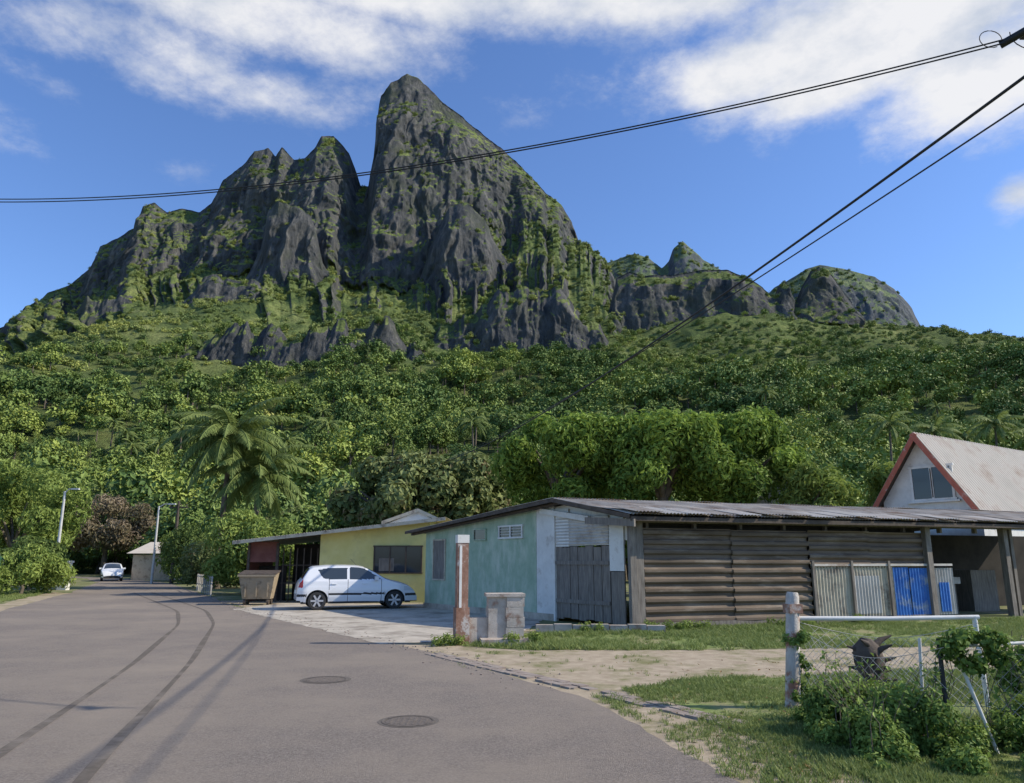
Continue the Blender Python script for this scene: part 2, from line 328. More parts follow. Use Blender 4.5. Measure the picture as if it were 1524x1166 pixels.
crag('rock_band',[(190,590),(240,555),(290,522),(330,496),(400,490),(430,498),(470,494),(540,480),(588,486),(606,515),(650,550),(700,590)],585,448,432,360,80,7,600,silz=2,vb=nv(-.25),back=7,bY=60,jag=.025)
crag('rock_band',[(255,480),(285,448),(305,424),(340,414),(370,418),(395,438),(430,470)],470,640,624,120,50,6,640,silz=2,vb=nv(-.2),back=6,bY=50,jag=.02)
crag('rock_band',[(60,520),(100,480),(128,450),(160,444),(200,454),(240,470),(280,500)],510,640,618,140,50,7,660,silz=2,vb=nv(-.15),back=6,bY=60,jag=.02)

# ------------------------------------------------------------------ instancing
def gn_instances(name,pts,scl,coll):
    me=bpy.data.meshes.new(name); n=len(pts); me.vertices.add(n); me.vertices.foreach_set('co',np.asarray(pts,float).ravel())
    for an,v in (('scl',scl),('rot',rng.uniform(0,6.283,n))):
        a=me.attributes.new(an,'FLOAT','POINT'); a.data.foreach_set('value',np.asarray(v,np.float32))
    ob=bpy.data.objects.new(name,me); scene.collection.objects.link(ob)
    ng=bpy.data.node_groups.new(name,'GeometryNodeTree'); ng.interface.new_socket('Geometry',in_out='INPUT',socket_type='NodeSocketGeometry'); ng.interface.new_socket('Geometry',in_out='OUTPUT',socket_type='NodeSocketGeometry')
    N=ng.nodes; L=ng.links; gi=N.new('NodeGroupInput'); go=N.new('NodeGroupOutput'); ip=N.new('GeometryNodeInstanceOnPoints'); ci=N.new('GeometryNodeCollectionInfo')
    ci.inputs['Collection'].default_value=coll; ci.inputs['Separate Children'].default_value=True; ci.inputs['Reset Children'].default_value=True
    ip.inputs['Pick Instance'].default_value=True
    a1=N.new('GeometryNodeInputNamedAttribute'); a1.data_type='FLOAT'; a1.inputs['Name'].default_value='scl'
    a2=N.new('GeometryNodeInputNamedAttribute'); a2.data_type='FLOAT'; a2.inputs['Name'].default_value='rot'
    cx=N.new('ShaderNodeCombineXYZ'); L.new(a2.outputs[0],cx.inputs[2])
    L.new(gi.outputs[0],ip.inputs['Points']); L.new(ci.outputs[0],ip.inputs['Instance']); L.new(a1.outputs[0],ip.inputs['Scale']); L.new(cx.outputs[0],ip.inputs['Rotation'])
    L.new(ip.outputs[0],go.inputs[0]); md=ob.modifiers.new('instances','NODES'); md.node_group=ng
    return ob
bark=nmat('bark',[(.07,.055,.04),(.20,.17,.13)],6,.9,.6,25,stretch=(1,1,.3))
LF=leafmat('forest_leaf',(.055,.11,.03),(.28,.35,.095),.5,trans=0,alt=((.24,.20,.10),.02,.66),zone=.018)
LF2=leafmat('scrub_leaf',(.12,.17,.045),(.34,.38,.13),.5,trans=0,zone=.02)
LP=leafmat('palm_leaf',(.07,.12,.03),(.30,.36,.11),.2)
def limbs(mb,base,h,r,n,spread,top,seed=0,mat=1):
    b=np.array(base,float); rr=random.Random(seed)
    tp=b+np.array((rr.uniform(-.3,.3),rr.uniform(-.3,.3),h)); mb.tube([b,(b+tp)/2+np.array((rr.uniform(-.1,.1),0,0)),tp],[r*1.3,r,r*.75],8,mat)
    for i in range(n):
        a=i*6.283/n+rr.uniform(-.4,.4); e=tp+np.array((math.cos(a)*spread*rr.uniform(.5,1),math.sin(a)*spread*rr.uniform(.5,1),(top-h)*rr.uniform(.45,.9)))
        m=(tp+e)/2+np.array((0,0,(top-h)*.12)); mb.tube([tp-np.array((0,0,.2)),m,e],[r*.55,r*.35,r*.12],6,mat)
def forest_tree(i,nl,sz,far=False):
    mb=MB(); h=random.uniform(6.5,10); R=random.uniform(2.6,4.3); lobes=[]
    for q in range(11):
        a=random.uniform(0,6.28); rr=R*math.sqrt(random.random())*.8; z=h*(.45+.45*random.random()*(1-.5*(rr/R)**2))
        lobes.append((rr*math.cos(a),rr*math.sin(a),z,random.uniform(.9,1.8)))
    if not far: limbs(mb,(0,0,-1),h*.4+1,.2,4,R*.7,h*.8,i)
    else: mb.tube([(0,0,-1),(0,0,h*.6)],[.25,.12],4,1)
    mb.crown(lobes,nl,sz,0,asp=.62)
    return mb.build('forest_tree_form_%d'%i,[LF,bark],link=False)
def palm_fronds(mb,c,nf,fl,nl,lw,mat=0,seed=0,ll=.16,elev=(-.45,1.2)):
    rr=random.Random(seed); c=np.array(c,float)
    for q in range(nf):
        a=q*2.399+rr.uniform(-.2,.2); el=elev[1]+(elev[0]-elev[1])*(q/nf)+rr.uniform(-.12,.12); L=fl*rr.uniform(.82,1.08); m=12
        pts=[c.copy()]; d=el
        for s in range(m):
            st=L/m; pts.append(pts[-1]+st*np.array((math.cos(a)*math.cos(d),math.sin(a)*math.cos(d),math.sin(d)))); d-=rr.uniform(.10,.16)*(1.0 if el>0 else .7)
        pts=np.array(pts); mb.tube(pts,np.linspace(.045,.012,m+1)*max(1,lw/.06),4,mat,.75,False)
        t=np.linspace(.1,1,nl); ii=t*m; i0=np.minimum(ii.astype(int),m-1); fr=(ii-i0)[:,None]; P=pts[i0]*(1-fr)+pts[i0+1]*fr
        T=pts[i0+1]-pts[i0]; T/=np.linalg.norm(T,axis=1)[:,None]; side=np.array((-math.sin(a),math.cos(a),0))
        for sg in (-1,1):
            ln=(fl*ll*(np.sin(np.clip(t*1.05,0,1)*math.pi*.85+.35))).clip(.1)[:,None]*rng.uniform(.85,1.1,(nl,1))
            dv=side*sg*.8+T*.45+np.array((0,0,-.38))+rng.normal(size=(nl,3))*.09; dv/=np.linalg.norm(dv,axis=1)[:,None]
            E=P+dv*ln*1.0; E[:,2]-=ln[:,0]*.25; Md=P+dv*ln*.5; wv=T*lw*.5
            V=np.stack([P-wv*.6,P+wv*.6,Md+wv,E+wv*.2,E-wv*.2,Md-wv],1); base=np.arange(nl)[:,None]*6
            tt=np.repeat(np.clip(.5+rng.normal(size=nl)*.2+ (0.15 if el>.3 else -.1),0,1),6)
            mb.add(V,np.concatenate([base+np.array([[0,1,2,5]]),base+np.array([[5,2,3,4]])]),mat,tt)
def forest_palm(i):
    mb=MB(); h=random.uniform(8,9); mb.tube([(0,0,-1),(.2,0,h*.5),(.4,.1,h)],[.25,.17,.13],6,1)
    palm_fronds(mb,(.4,.1,h),16,3.6,14,.22,0,i); return mb.build('forest_palm_form',[LP,bark],link=False)
FC=bpy.data.collections.new('forest_forms'); FD=bpy.data.collections.new('distant_forest_forms')
for i in range(7): FC.objects.link(forest_tree(i,1150,.66))
FC.objects.link(forest_palm(3))
for i in range(5): FD.objects.link(forest_tree(10+i,360,1.1,True))
SC=bpy.data.collections.new('scrub_forms')
def scrub(i):
    mb=MB(); lobes=[(random.uniform(-1.3,1.3),random.uniform(-1.3,1.3),random.uniform(.2,1.3),random.uniform(.6,1.1)) for _ in range(8)]
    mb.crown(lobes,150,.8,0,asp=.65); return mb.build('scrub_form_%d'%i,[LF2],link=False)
for i in range(4): SC.objects.link(scrub(i))
tp=[];ts=[];sp_=[];ss=[]
for P,e1,e2,ar,veg,n,dens in SPTS:
    vg=veg[:-1,:-1]; Yc=P[:-1,:-1,1]; Xc=P[:-1,:-1,0]; Zc=P[:-1,:-1,2]
    kk=Xc/Yc
    vis=(kk>-.85)&(kk<.85)&(n[:-1,:-1,1]<.25)
    cl=fbm(Xc/60,Yc/60,Zc*0,3,77)
    dt=(vg>.55)*vis*(1-sst(Yc,460,600)*.82)*(Yc<820)*np.clip(.62+cl*1.4,0.05,1)
    dt=np.where((Yc<400),np.maximum(dt,.85*(vg>.5)*vis),dt)
    left=(kk<-.26)&(Yc>330); dt=dt*np.where(left,.28,1)
    dt=dt*np.where((Yc>378)&(Yc<452)&(kk>-.42)&(kk<-.10),.06,1)     # open ground under the low rock band
    dt=dt*np.where((Yc>480)&(Yc<545)&(kk>-.15)&(kk<.12),.25,1)
    wgt=(ar*dt).ravel(); Nt=int(min(wgt.sum()/42,13000))
    if Nt>0:
        id=rng.choice(len(wgt),Nt,p=wgt/wgt.sum()); r=rng.random((Nt,2)); p=P[:-1,:-1].reshape(-1,3)[id]+e1.reshape(-1,3)[id]*r[:,:1]+e2.reshape(-1,3)[id]*r[:,1:]
        tp.append(p); ts.append((.55+1.05*rng.random(Nt)**1.8)*np.where(p[:,1]>450,.62,1)*np.where(p[:,1]>620,.75,1))
    wgt=(ar*(vg>.5)*vis*(Yc>340)*np.clip(.5-cl,.08,1)).ravel(); Ns=int(min(wgt.sum()/42,11000))
    if Ns>0:
        id=rng.choice(len(wgt),Ns,p=wgt/wgt.sum()); r=rng.random((Ns,2)); p=P[:-1,:-1].reshape(-1,3)[id]+e1.reshape(-1,3)[id]*r[:,:1]+e2.reshape(-1,3)[id]*r[:,1:]
        sp_.append(p); ss.append(rng.uniform(.5,1.7,Ns))
# road geometry
RR=[(3.6,-4),(2.6,3),(1.73,6.1),(.8,9.7),(-1.44,14),(-5,20),(-9.8,28),(-16,40),(-25,57),(-34,70),(-60,95)]
RL=[(-2.6,-4),(-4.4,3),(-6.0,6),(-8.2,10.5),(-10.4,14.6),(-12.8,19),(-16.8,26),(-22.5,40),(-31,58.5),(-39.5,72.5),(-65,99)]
def dense(pl,n):
    pl=np.array(pl,float); d=np.r_[0,np.cumsum(np.linalg.norm(np.diff(pl,axis=0),axis=1))]; d/=d[-1]; t=np.linspace(0,1,n)
    q=np.stack([np.interp(t,d,pl[:,0]),np.interp(t,d,pl[:,1])],1)
    for _ in range(4): q[1:-1]=(q[:-2]+2*q[1:-1]+q[2:])/4
    return q
Rr=dense(RR,90);Rl=dense(RL,90); Cn=(Rr+Rl)/2
fx=rng.uniform(-110,110,2600); fy=rng.uniform(56,112,2600)
dmin=np.min(np.hypot(fx[:,None]-Cn[None,:,0],fy[:,None]-Cn[None,:,1]),axis=1)
ok=(dmin>6.5)&(np.abs(fx/fy)<.9)
ok&=rng.random(2600)<.45
p=np.stack([fx,fy,np.zeros_like(fx)],1)[ok]; tp.append(p); ts.append(rng.uniform(.5,.95,len(p)))
tp=np.concatenate(tp); ts=np.concatenate(ts); nr=tp[:,1]<260
gn_instances('forest',tp[nr],ts[nr],FC); gn_instances('forest',tp[~nr],ts[~nr],FD)
gn_instances('hillside_scrub',np.concatenate(sp_),np.concatenate(ss),SC)

# ------------------------------------------------------------------ ground, road
m_ground=nmat('ground_soil_grass',[(.10,.13,.045),(.19,.20,.08),(.32,.27,.18)],.5,.95,.4,30,lo=.35,hi=.68)
m_lawn=nmat('lawn_turf',[(.12,.165,.04),(.22,.27,.08)],3,.95,.5,40,stain=(.32,.27,.15),sscale=.9,slo=.48,shi=.64)
m_dirt=nmat('dirt_track_soil',[(.31,.245,.165),(.48,.395,.28)],4,.95,.6,60,stain=(.20,.19,.08),sscale=1.1,slo=.50,shi=.63)
m_asph=nmat('asphalt',[(.155,.13,.108),(.225,.192,.162),(.31,.268,.228)],55,.95,.7,120,spec=.15,stain=(.31,.26,.205),sscale=.3,slo=.42,shi=.68,lo=.32,hi=.68)
m_conc=nmat('concrete',[(.40,.36,.29),(.56,.50,.41)],3,.9,.3,50,stain=(.26,.225,.18),sscale=1.0,slo=.46,shi=.64)
mb=MB(); s=9000; mb.add([(-s,-s,0),(s,-s,0),(s,s,0),(-s,s,0)],[0,1,2,3]); mb.build('ground',[m_ground])
def strip(name,A,B,z,mat):
    mb=MB(); n=len(A); V=np.concatenate([np.c_[A,np.full(n,z)],np.c_[B,np.full(n,z)]]); i=np.arange(n-1); mb.add(V,np.stack([i,i+n,i+n+1,i+1],1)[:,::-1]); return mb.build(name,[mat])
RrD=dense(RR,400); RlD=dense(RL,400)
wob=np.c_[fbm(RrD[:,0]*.8,RrD[:,1]*.8,0*RrD[:,0],3,5)*.2+fbm(RrD[:,0]*6,RrD[:,1]*6,0*RrD[:,0],2,6)*.05,np.zeros(400)]
strip('road',RlD-wob,RrD+wob,.010,m_asph)
m_cable_shadow=nmat('painted_shadow_on_asphalt',[(.11,.093,.075),(.16,.137,.113)],14,.9,.4,100,spec=.15,stain=(.21,.18,.148),sscale=1.5,slo=.48,shi=.64)
shadow_path=dense([(-3.6,4.6),(-4.34,6.95),(-5.0,9.3),(-6.0,12.7),(-7.1,16),(-8.5,20.2),(-10.8,25.5),(-14.0,31),(-19.3,40)],70)  # cable shadows painted on the road as two dark curved strips
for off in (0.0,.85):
    d=np.gradient(shadow_path,axis=0); d/=np.linalg.norm(d,axis=1)[:,None]; nn_=np.c_[d[:,1],-d[:,0]]; hw=.045+.012*np.sin(np.arange(70)*.4)[:,None]
    strip('painted_cable_shadow',shadow_path+nn_*(off-hw),shadow_path+nn_*(off+hw),.0135,m_cable_shadow)
def sheetpoly(name,pts,z,mat,jit=0):
    q=[]; n=len(pts)
    for i in range(n):
        a=np.array(pts[i],float);b=np.array(pts[(i+1)%n],float); k=max(1,int(np.linalg.norm(b-a)/.25))
        for j in range(k): q.append(a+(b-a)*j/k+rng.normal(size=2)*jit)
    mb=MB(); mb.add([(a[0],a[1],z) for a in q],list(range(len(q)))); return mb.build(name,[mat])
sheetpoly('dirt_verge',[(1.6,5),(.6,9.7),(-.5,12.2),(-1.8,14.6),(-3.5,17),(-8,25.5),(-12,32),(-11,33),(-3,30),(0,22),(.8,16.6),(-1.0,15.4),(.2,14.6),(4,14.6),(9,15.4),(16,17),(24,19),(24,15.2),(14,13.2),(9,12.2),(5,11.4),(2.6,11),(2.6,9),(3.3,7),(4.0,5),(4,3),(2,3)],.004,m_dirt,.06)
sheetpoly('dirt_verge',[(-5.5,6),(-8,11),(-10,14.6),(-12.5,19),(-16.6,26),(-22.3,40),(-24.0,41),(-18.2,27),(-14.6,19.2),(-12.4,14.6),(-10.5,11),(-9.5,6)],.006,m_dirt,.1)
sheetpoly('lawn',[(3.6,3),(2.75,6.3),(1.9,9.0),(1.5,10.2),(2.6,11.0),(5,11.5),(9,12.3),(14,13.2),(24,15.2),(24,3)],.007,m_lawn,.09)
sheetpoly('grass_verge',[(-.9,15.2),(.2,14.6),(4,14.7),(9,15.5),(16,17.1),(24,19),(24,24),(14,22.5),(2.9,18.6),(.6,17.6),(-.6,16.6)],.007,m_lawn,.07)
sheetpoly('grass_verge',[(-9.2,6),(-10.2,11),(-12.5,16),(-15,20.6),(-19.5,28.6),(-24,41),(-27,41),(-30,30),(-30,16),(-20,6)],.003,m_lawn,.12)
sheetpoly('concrete_driveway',[(-2.6,15.6),(-5.2,19.8),(-9.4,26.6),(-8.8,30.2),(-3.2,29.5),(-3.0,27.4),(.9,22),(.2,18),(-.6,16.2)],.014,m_conc,.04)
mb=MB(); m_edge=nmat('edging_stone',[(.22,.17,.14),(.36,.31,.26)],6,.9,.5,40)
A0=np.array((-1.5,13.9));A1=np.array((2.15,8.0)); L=np.linalg.norm(A1-A0); dv=(A1-A0)/L; nv_=np.array((-dv[1],dv[0])); k=int(L/.2)
for i in range(k):
    for r in (0,1):
        if random.random()<.12: continue
        c=A0+dv*(i+.5)*L/k+nv_*(r*.16+.05)+rng.normal(size=2)*.006; mb.cbox((c[0],c[1],0),.185,.14,.026+rng.uniform(-.008,.006),0,math.atan2(dv[1],dv[0])+random.gauss(0,.03))
mb.build('drain_edging',[m_edge])
m_iron=nmat('cast_iron',[(.11,.092,.076),(.21,.178,.148)],30,.8,.6,60,metal=.1)
m_tar=nmat('tar_ring',[(.11,.095,.078),(.16,.14,.118)],30,.9)
for c,r in (((-2.55,11.0),.30),((-1.05,8.25),.27)):
    mb=MB(); th=np.linspace(0,2*math.pi,33)[:-1]
    for ra,rb,z,m in ((0.0,r*.86,.015,0),(r*.9,r,.017,0),(r*.86,r*.9,.0125,1),(r,r*1.15,.0128,1)):
        V=np.concatenate([np.c_[c[0]+ra*np.cos(th),c[1]+ra*np.sin(th),0*th+z],np.c_[c[0]+rb*np.cos(th),c[1]+rb*np.sin(th),0*th+z]]); i=np.arange(32); mb.add(V,np.stack([i,(i+1)%32,(i+1)%32+32,i+32],1)[:,::-1],m)
    for a in range(-3,4):
        mb.cbox((c[0]+a*r*.22,c[1],.012),.02,r*1.3*math.sqrt(1-(a/4)**2),.006,0)
    mb.build('manhole_cover',[m_iron,m_tar])

# grass blades
m_blade=leafmat('grass_blade',(.12,.18,.04),(.34,.38,.14),.4)
GC=bpy.data.collections.new('grass_forms')
for q in range(4):
    mb=MB()
    for b in range(14):
        a=random.uniform(0,6.28); r=random.uniform(0,.09); h=random.uniform(.03,.10); l=random.uniform(.01,.07); x,y=r*math.cos(a),r*math.sin(a); a2=random.uniform(0,6.28); dx,dy=math.cos(a2),math.sin(a2); w2=.005
        mb.add([(x-dy*w2,y+dx*w2,0),(x+dy*w2,y-dx*w2,0),(x+dx*l*.4+dy*w2*.7,y+dy*l*.4-dx*w2*.7,h*.6),(x+dx*l,y+dy*l,h)],[0,1,2,3],0,random.random())
    GC.objects.link(mb.build('grass_form_%d'%q,[m_blade],link=False))
def inpoly(x,y,poly):
    c=np.zeros(len(x),bool); n=len(poly)
    for i in range(n):
        x1,y1=poly[i];x2,y2=poly[(i+1)%n]
        c^=((y1>y)!=(y2>y))&(x<(x2-x1)*(y-y1)/(y2-y1+1e-12)+x1)
    return c
gp=[];gs=[]
for poly,n,sc,th_ in (([(3.3,3),(2.6,6.3),(1.7,9.0),(1.4,10.2),(2.6,11.1),(5,11.7),(9,12.5),(14,13.4),(14,3)],44000,.95,-.1),([(-.9,15.2),(.2,14.6),(4,14.5),(9,15.3),(16,17.0),(16,22.6),(14,22.5),(2.9,18.6),(.6,17.6),(-.6,16.6)],15000,1.3,-.15),([(-9.2,9),(-12.2,16),(-14.4,20.6),(-19,28.6),(-24,41),(-27,41),(-22,25),(-14,15),(-12,9)],9000,1.4,-.2),([(1.9,4.5),(1.2,8.5),(.9,10),(2,10),(3,8),(4,4.5)],2600,.8,.12),([(-.6,11.9),(-1.6,14.4),(5,13.2),(14,15.6),(14,14.6),(5,12.3),(2.5,11.3)],1500,.7,.22)):
    pa=np.array(poly); x=rng.uniform(pa[:,0].min(),pa[:,0].max(),n*2); y=rng.uniform(pa[:,1].min(),pa[:,1].max(),n*2)
    m=inpoly(x,y,poly)&(fbm(x*.9,y*.9,0*x,4,9)+rng.normal(size=len(x))*.2>th_); x,y=x[m][:n],y[m][:n]
    gp.append(np.c_[x,y,0*x+.004]); gs.append(rng.uniform(.5,1.2,len(x))*sc*(.8+.6*np.clip(fbm(x*.5,y*.5,0*x,2,33),-.5,1)))
gn_instances('grass',np.concatenate(gp),np.concatenate(gs),GC)
mb=MB(); n=520; x=rng.uniform(1.6,9,n); y=rng.uniform(4.5,13,n); P=np.c_[x,y,0*x+.03]; Nn=np.tile([[0,0,1.]],(n,1))+rng.normal(size=(n,3))*.25; mb.leaves(P,Nn,.05,0,rng.random(n),.5); mb.build('fallen_leaves',[leafmat('dry_leaf',(.16,.08,.03),(.38,.27,.10),0,trans=0)])
mb=MB()
for q in range(700):
    t=random.random(); c=RrD[int(50+t*120)]; x=c[0]+random.gauss(.12,.3); y=c[1]+random.gauss(0,.2); r=random.uniform(.008,.026); mb.cbox((x,y,.008),r,r*1.4,r*.7,0,random.uniform(0,3))
mb.build('gravel',[m_edge])

# ------------------------------------------------------------------ building materials
m_green=nmat('green_paint',[(.27,.37,.26),(.38,.48,.35)],3,.8,.15,30,stain=(.52,.57,.45),sscale=2.6,slo=.48,shi=.68,sstretch=(1,1,.35))
m_white=nmat('white_paint',[(.58,.57,.53),(.76,.75,.70)],3,.6,.1,30,stain=(.36,.32,.27),sscale=1.5,slo=.54,shi=.72)
m_yellow=nmat('yellow_paint',[(.62,.56,.20),(.70,.64,.27)],2,.8,.1,30,stain=(.50,.45,.2),sscale=1.2,slo=.52,shi=.75)
m_slat=nmat('brown_sheet_metal',[(.105,.08,.058),(.20,.155,.115)],1.5,.75,.1,20,stretch=(.6,.6,4),spec=.15,stain=(.29,.245,.195),sscale=1.2,slo=.52,shi=.70,sstretch=(.5,.5,3))
m_tin=nmat('weathered_tin',[(.40,.38,.34),(.58,.55,.50)],1.5,.6,.1,30,stain=(.24,.17,.12),sscale=1.,slo=.50,shi=.70)
m_roof=nmat('rusty_roof_sheet',[(.34,.29,.23),(.56,.49,.40)],1.3,.95,.2,20,spec=.05,stain=(.26,.16,.10),sscale=1.4,slo=.50,shi=.70)
m_roofL=nmat('light_roof_sheet',[(.52,.47,.39),(.68,.62,.53)],.8,.9,.1,20,spec=.05,stain=(.40,.30,.22),sscale=.8,slo=.50,shi=.72)
m_wood=nmat('grey_timber',[(.12,.105,.09),(.27,.24,.205)],5,.85,.4,40,stretch=(4,4,.5))
m_woodd=nmat('dark_timber',[(.055,.043,.035),(.12,.095,.075)],5,.85,.4,40,stretch=(1,1,1))
m_glass,_,b=new_mat('window_glass'); b.inputs['Base Color'].default_value=(.03,.035,.04,1); b.inputs['Roughness'].default_value=.08
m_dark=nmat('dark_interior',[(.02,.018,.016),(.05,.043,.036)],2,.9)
m_blue=nmat('blue_paint',[(.035,.13,.42),(.07,.22,.55)],3,.5,.1,30,stain=(.35,.38,.40),sscale=2,slo=.52,shi=.66)
m_cream=nmat('cream_sheet',[(.44,.39,.29),(.60,.54,.42)],2,.7,.1,30,stain=(.20,.16,.12),sscale=2,slo=.48,shi=.66)
m_red=nmat('red_fascia_paint',[(.34,.09,.055),(.44,.14,.09)],3,.6,.1,30,stain=(.55,.45,.4),sscale=4,slo=.58,shi=.72)
m_rust=nmat('rust_paint',[(.20,.10,.065),(.36,.22,.16)],6,.85,.4,30,stain=(.5,.46,.42),sscale=3,slo=.56,shi=.64)
m_block=nmat('concrete_block',[(.34,.30,.25),(.56,.50,.43)],4,.9,.5,40,stain=(.27,.16,.11),sscale=3,slo=.52,shi=.66)

# ------------------------------------------------------------------ green shed
E=empty('green_shed')
C=(2.95,19.0); FA=Frame(C,(-.576,.817),1); 
FA.n=np.array((-.817,-.576,0)); FB=Frame(C,(.94,.34)); 
LA=10.4; LB=19.5; RS=2.45; RZ=3.26
def ztA(s): return np.interp(s,[0,RS,LA],[2.74,RZ-.06,2.64])
mb=MB()
FA.poly(mb,[(3.1,0),(3.9,0),(3.9,ztA(3.9)-.06),(3.1,ztA(3.1)-.06)],-.15,.0,1)
FA.poly(mb,[(3.9,0),(LA,0),(LA,ztA(LA)-.06),(3.9,ztA(3.9)-.06)],-.15,.012,0)
FA.box(mb,.35,3.1,2.0,2.15,-.12,-.02,1)
FA.poly(mb,[(.0,2.1),(3.1,2.1),(3.1,ztA(3.1)-.08),(RS,ztA(RS)-.08),(0,ztA(0)-.08)],-.14,-.05,1)
FA.box(mb,3.1,LA+.02,0,.18,.0,.05,3)
mb.build('gable_wall',[m_green,m_white,m_white,m_conc],E)
mb=MB()
mb.corr(FA.p(.85,2.02,.0),(0,0,1),.74,FA.u,2.2,FA.n,.014,.085,0)
for i in range(7):
    a=.85+i*.315; FA.box(mb,a,a+.295,.08+.02*(i%3),1.98-.03*(i%2),-.06,-.02+.008*(i%3),1)
for z in (.5,1.5): FA.box(mb,.85,3.0,z,z+.1,-.012,.02,1)
FA.box(mb,.3,.82,1.35,2.66,-.03,.01,2); FA.box(mb,.32,.8,.05,1.33,-.05,-.01,1)
mb.cbox(FA.p(0,0,.02),.16,.16,2.66,1,.3); FA.box(mb,3.02,3.12,0,2.9,-.02,.04,2); FA.box(mb,2.45,3.05,1.98,3.0,-.03,.0,2)
FA.poly(mb,[(-.5,2.40),(1.3,2.53),(1.3,2.70),(-.5,2.58)],.35,.4,1)
FA.poly(mb,[(1.5,2.60),(3.6,2.92),(3.6,3.06),(1.5,2.75)],.05,.12,2)
mb.build('plank_doors',[m_tin,m_wood,m_white],E)
mb=MB()
def window(mb,fr,a0,a1,z0,z1,nm=1,fw=.05,fm=0,gm=1,d=.02):
    fr.box(mb,a0,a1,z0,z1,-.02,d+.005,gm)
    for z in (z0-fw,z1): fr.box(mb,a0-fw,a1+fw,z,z+fw,-.02,d+.045,fm)
    for k in range(nm+1):
        a=a0+(a1-a0)*k/nm; fr.box(mb,a-fw*.5,a+fw*.5,z0,z1,-.02,d+.04,fm)
window(mb,FA,4.55,5.75,2.30,2.60,2); 
for z in (2.37,2.45,2.53): FA.box(mb,4.57,5.73,z,z+.012,.02,.045,0)
window(mb,FA,6.5,7.2,2.26,2.56,1,.03,2); 
FA.box(mb,9.05,9.8,1.0,2.28,.0,.03,3); 
for a,b_,z0,z1 in ((9.0,9.05,.95,2.33),(9.8,9.85,.95,2.33),(9.05,9.8,2.28,2.33),(9.05,9.8,.95,1.0)): FA.box(mb,a,b_,z0,z1,0,.05,4)
mb.build('windows',[m_white,m_glass,m_green,m_wood,m_cream],E)
mb=MB()
zt=2.40
mb.corr(FB.p(.3,.12,0),(0,0,1),zt-.12,FB.u,2.6,FB.n,.034,.235,0,True,.008)
mb.corr(FB.p(2.86,.10,.025),(0,0,1),zt-.12,FB.u,2.44,FB.n,.034,.235,0,True,.012)
mb.corr(FB.p(5.3,1.42,0.02),(0,0,1),zt-1.42,FB.u,2.1,FB.n,.034,.235,0,True,.008)
mb.corr(FB.p(7.36,1.40,0.0),(0,0,1),zt-1.42,FB.u,2.04,FB.n,.034,.235,0,True,.012)
FB.box(mb,.3,9.4,.02,.14,-.1,.06,1); FB.box(mb,.02,.28,0,2.58,-.05,.05,1)
mb.corr(FB.p(5.35,.12,.04),FB.u,2.75,(0,0,1),1.36,FB.n,.016,.105,2,False,.006)
mb.corr(FB.p(8.1,.12,.05),FB.u,.55,(0,0,1),1.30,FB.n,.016,.105,3,False,.006)
mb.corr(FB.p(8.7,.10,.045),FB.u,.65,(0,0,1),1.30,FB.n,.016,.105,3)
mb.corr(FB.p(9.6,.12,.03),FB.u,.75,(0,0,1),1.28,FB.n,.016,.105,4)
mb.corr(FB.p(9.75,.2,.06),FB.u,.4,(0,0,1),.8,FB.n,.014,.105,3)
mb.corr(FB.p(6.7,.2,.065),FB.u,.9,(0,0,1),1.0,FB.n,.016,.105,4)
for a in (5.3,6.6,7.9,9.4): FB.box(mb,a,a+.07,0,1.6,.07,.13,1)
FB.box(mb,9.35,9.53,0,zt+.25,.0,.16,1); FB.box(mb,12.5,12.66,0,zt+.25,-.1,.1,1); FB.box(mb,13.0,13.12,0,zt+.25,-.3,-.1,1); FB.box(mb,16.4,16.6,0,zt+.25,-.1,.1,1)
FB.box(mb,5.3,10.3,1.46,1.52,.06,.1,4)
FB.box(mb,.0,LB,zt+.13,zt+.26,-.1,.0,1)
for i in range(14): 
    a=.5+i*1.4; FB.box(mb,a,a+.08,zt+.0,zt+.28,-.3,-.18,1)
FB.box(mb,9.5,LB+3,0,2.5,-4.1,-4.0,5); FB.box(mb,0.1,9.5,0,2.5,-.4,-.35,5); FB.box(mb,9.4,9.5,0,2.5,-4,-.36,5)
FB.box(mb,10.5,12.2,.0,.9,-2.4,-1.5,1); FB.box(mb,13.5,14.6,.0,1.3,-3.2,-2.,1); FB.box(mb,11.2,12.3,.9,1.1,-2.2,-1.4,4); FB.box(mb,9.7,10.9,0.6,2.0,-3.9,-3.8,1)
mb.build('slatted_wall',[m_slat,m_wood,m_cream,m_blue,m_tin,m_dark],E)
mb=MB()
u=FB.u
def P3(sA,sB,z): q=np.array((C[0],C[1],0.))+FA.u*sA+FB.u*sB; return np.array((q[0],q[1],z))
def roofslab(sA0,z0,sA1,z1,mat,b0=-.45,b1=LB):
    o=P3(sA0,b0,z0); v=P3(sA1,b0,z1)-o; L=np.linalg.norm(v); v/=L; n=np.cross(u,v); n*=np.sign(n[2])
    mb.corr(o,u,b1-b0,v,L,n,.016,.1,mat,False,.012)
    mb.box(o-n*.06,u*(b1-b0),v*L,-n*.02,1)
EZ=2.70
roofslab(-.55,EZ,RS,RZ,0); roofslab(RS,RZ+.02,LA+.6,2.64,0)
mb.box(P3(-.56,-.45,EZ-.16),u*(LB+.45),FA.u*.03,(0,0,.10),1)
for s0,s1 in ((-.55,RS),(RS,LA+.6)):
    za=[EZ-.1,RZ-.1,2.54]; a=P3(s0,-.48,np.interp(s0,[-.55,RS,LA+.6],za)); b2=P3(s1,-.48,np.interp(s1,[-.55,RS,LA+.6],za))
    mb.box(a,b2-a,FA.n*.03,(0,0,.09),1)
    mb.box(a+FB.u*.2-np.array((0,0,.05)),b2-a,FB.u*.1,(0,0,.06),1)
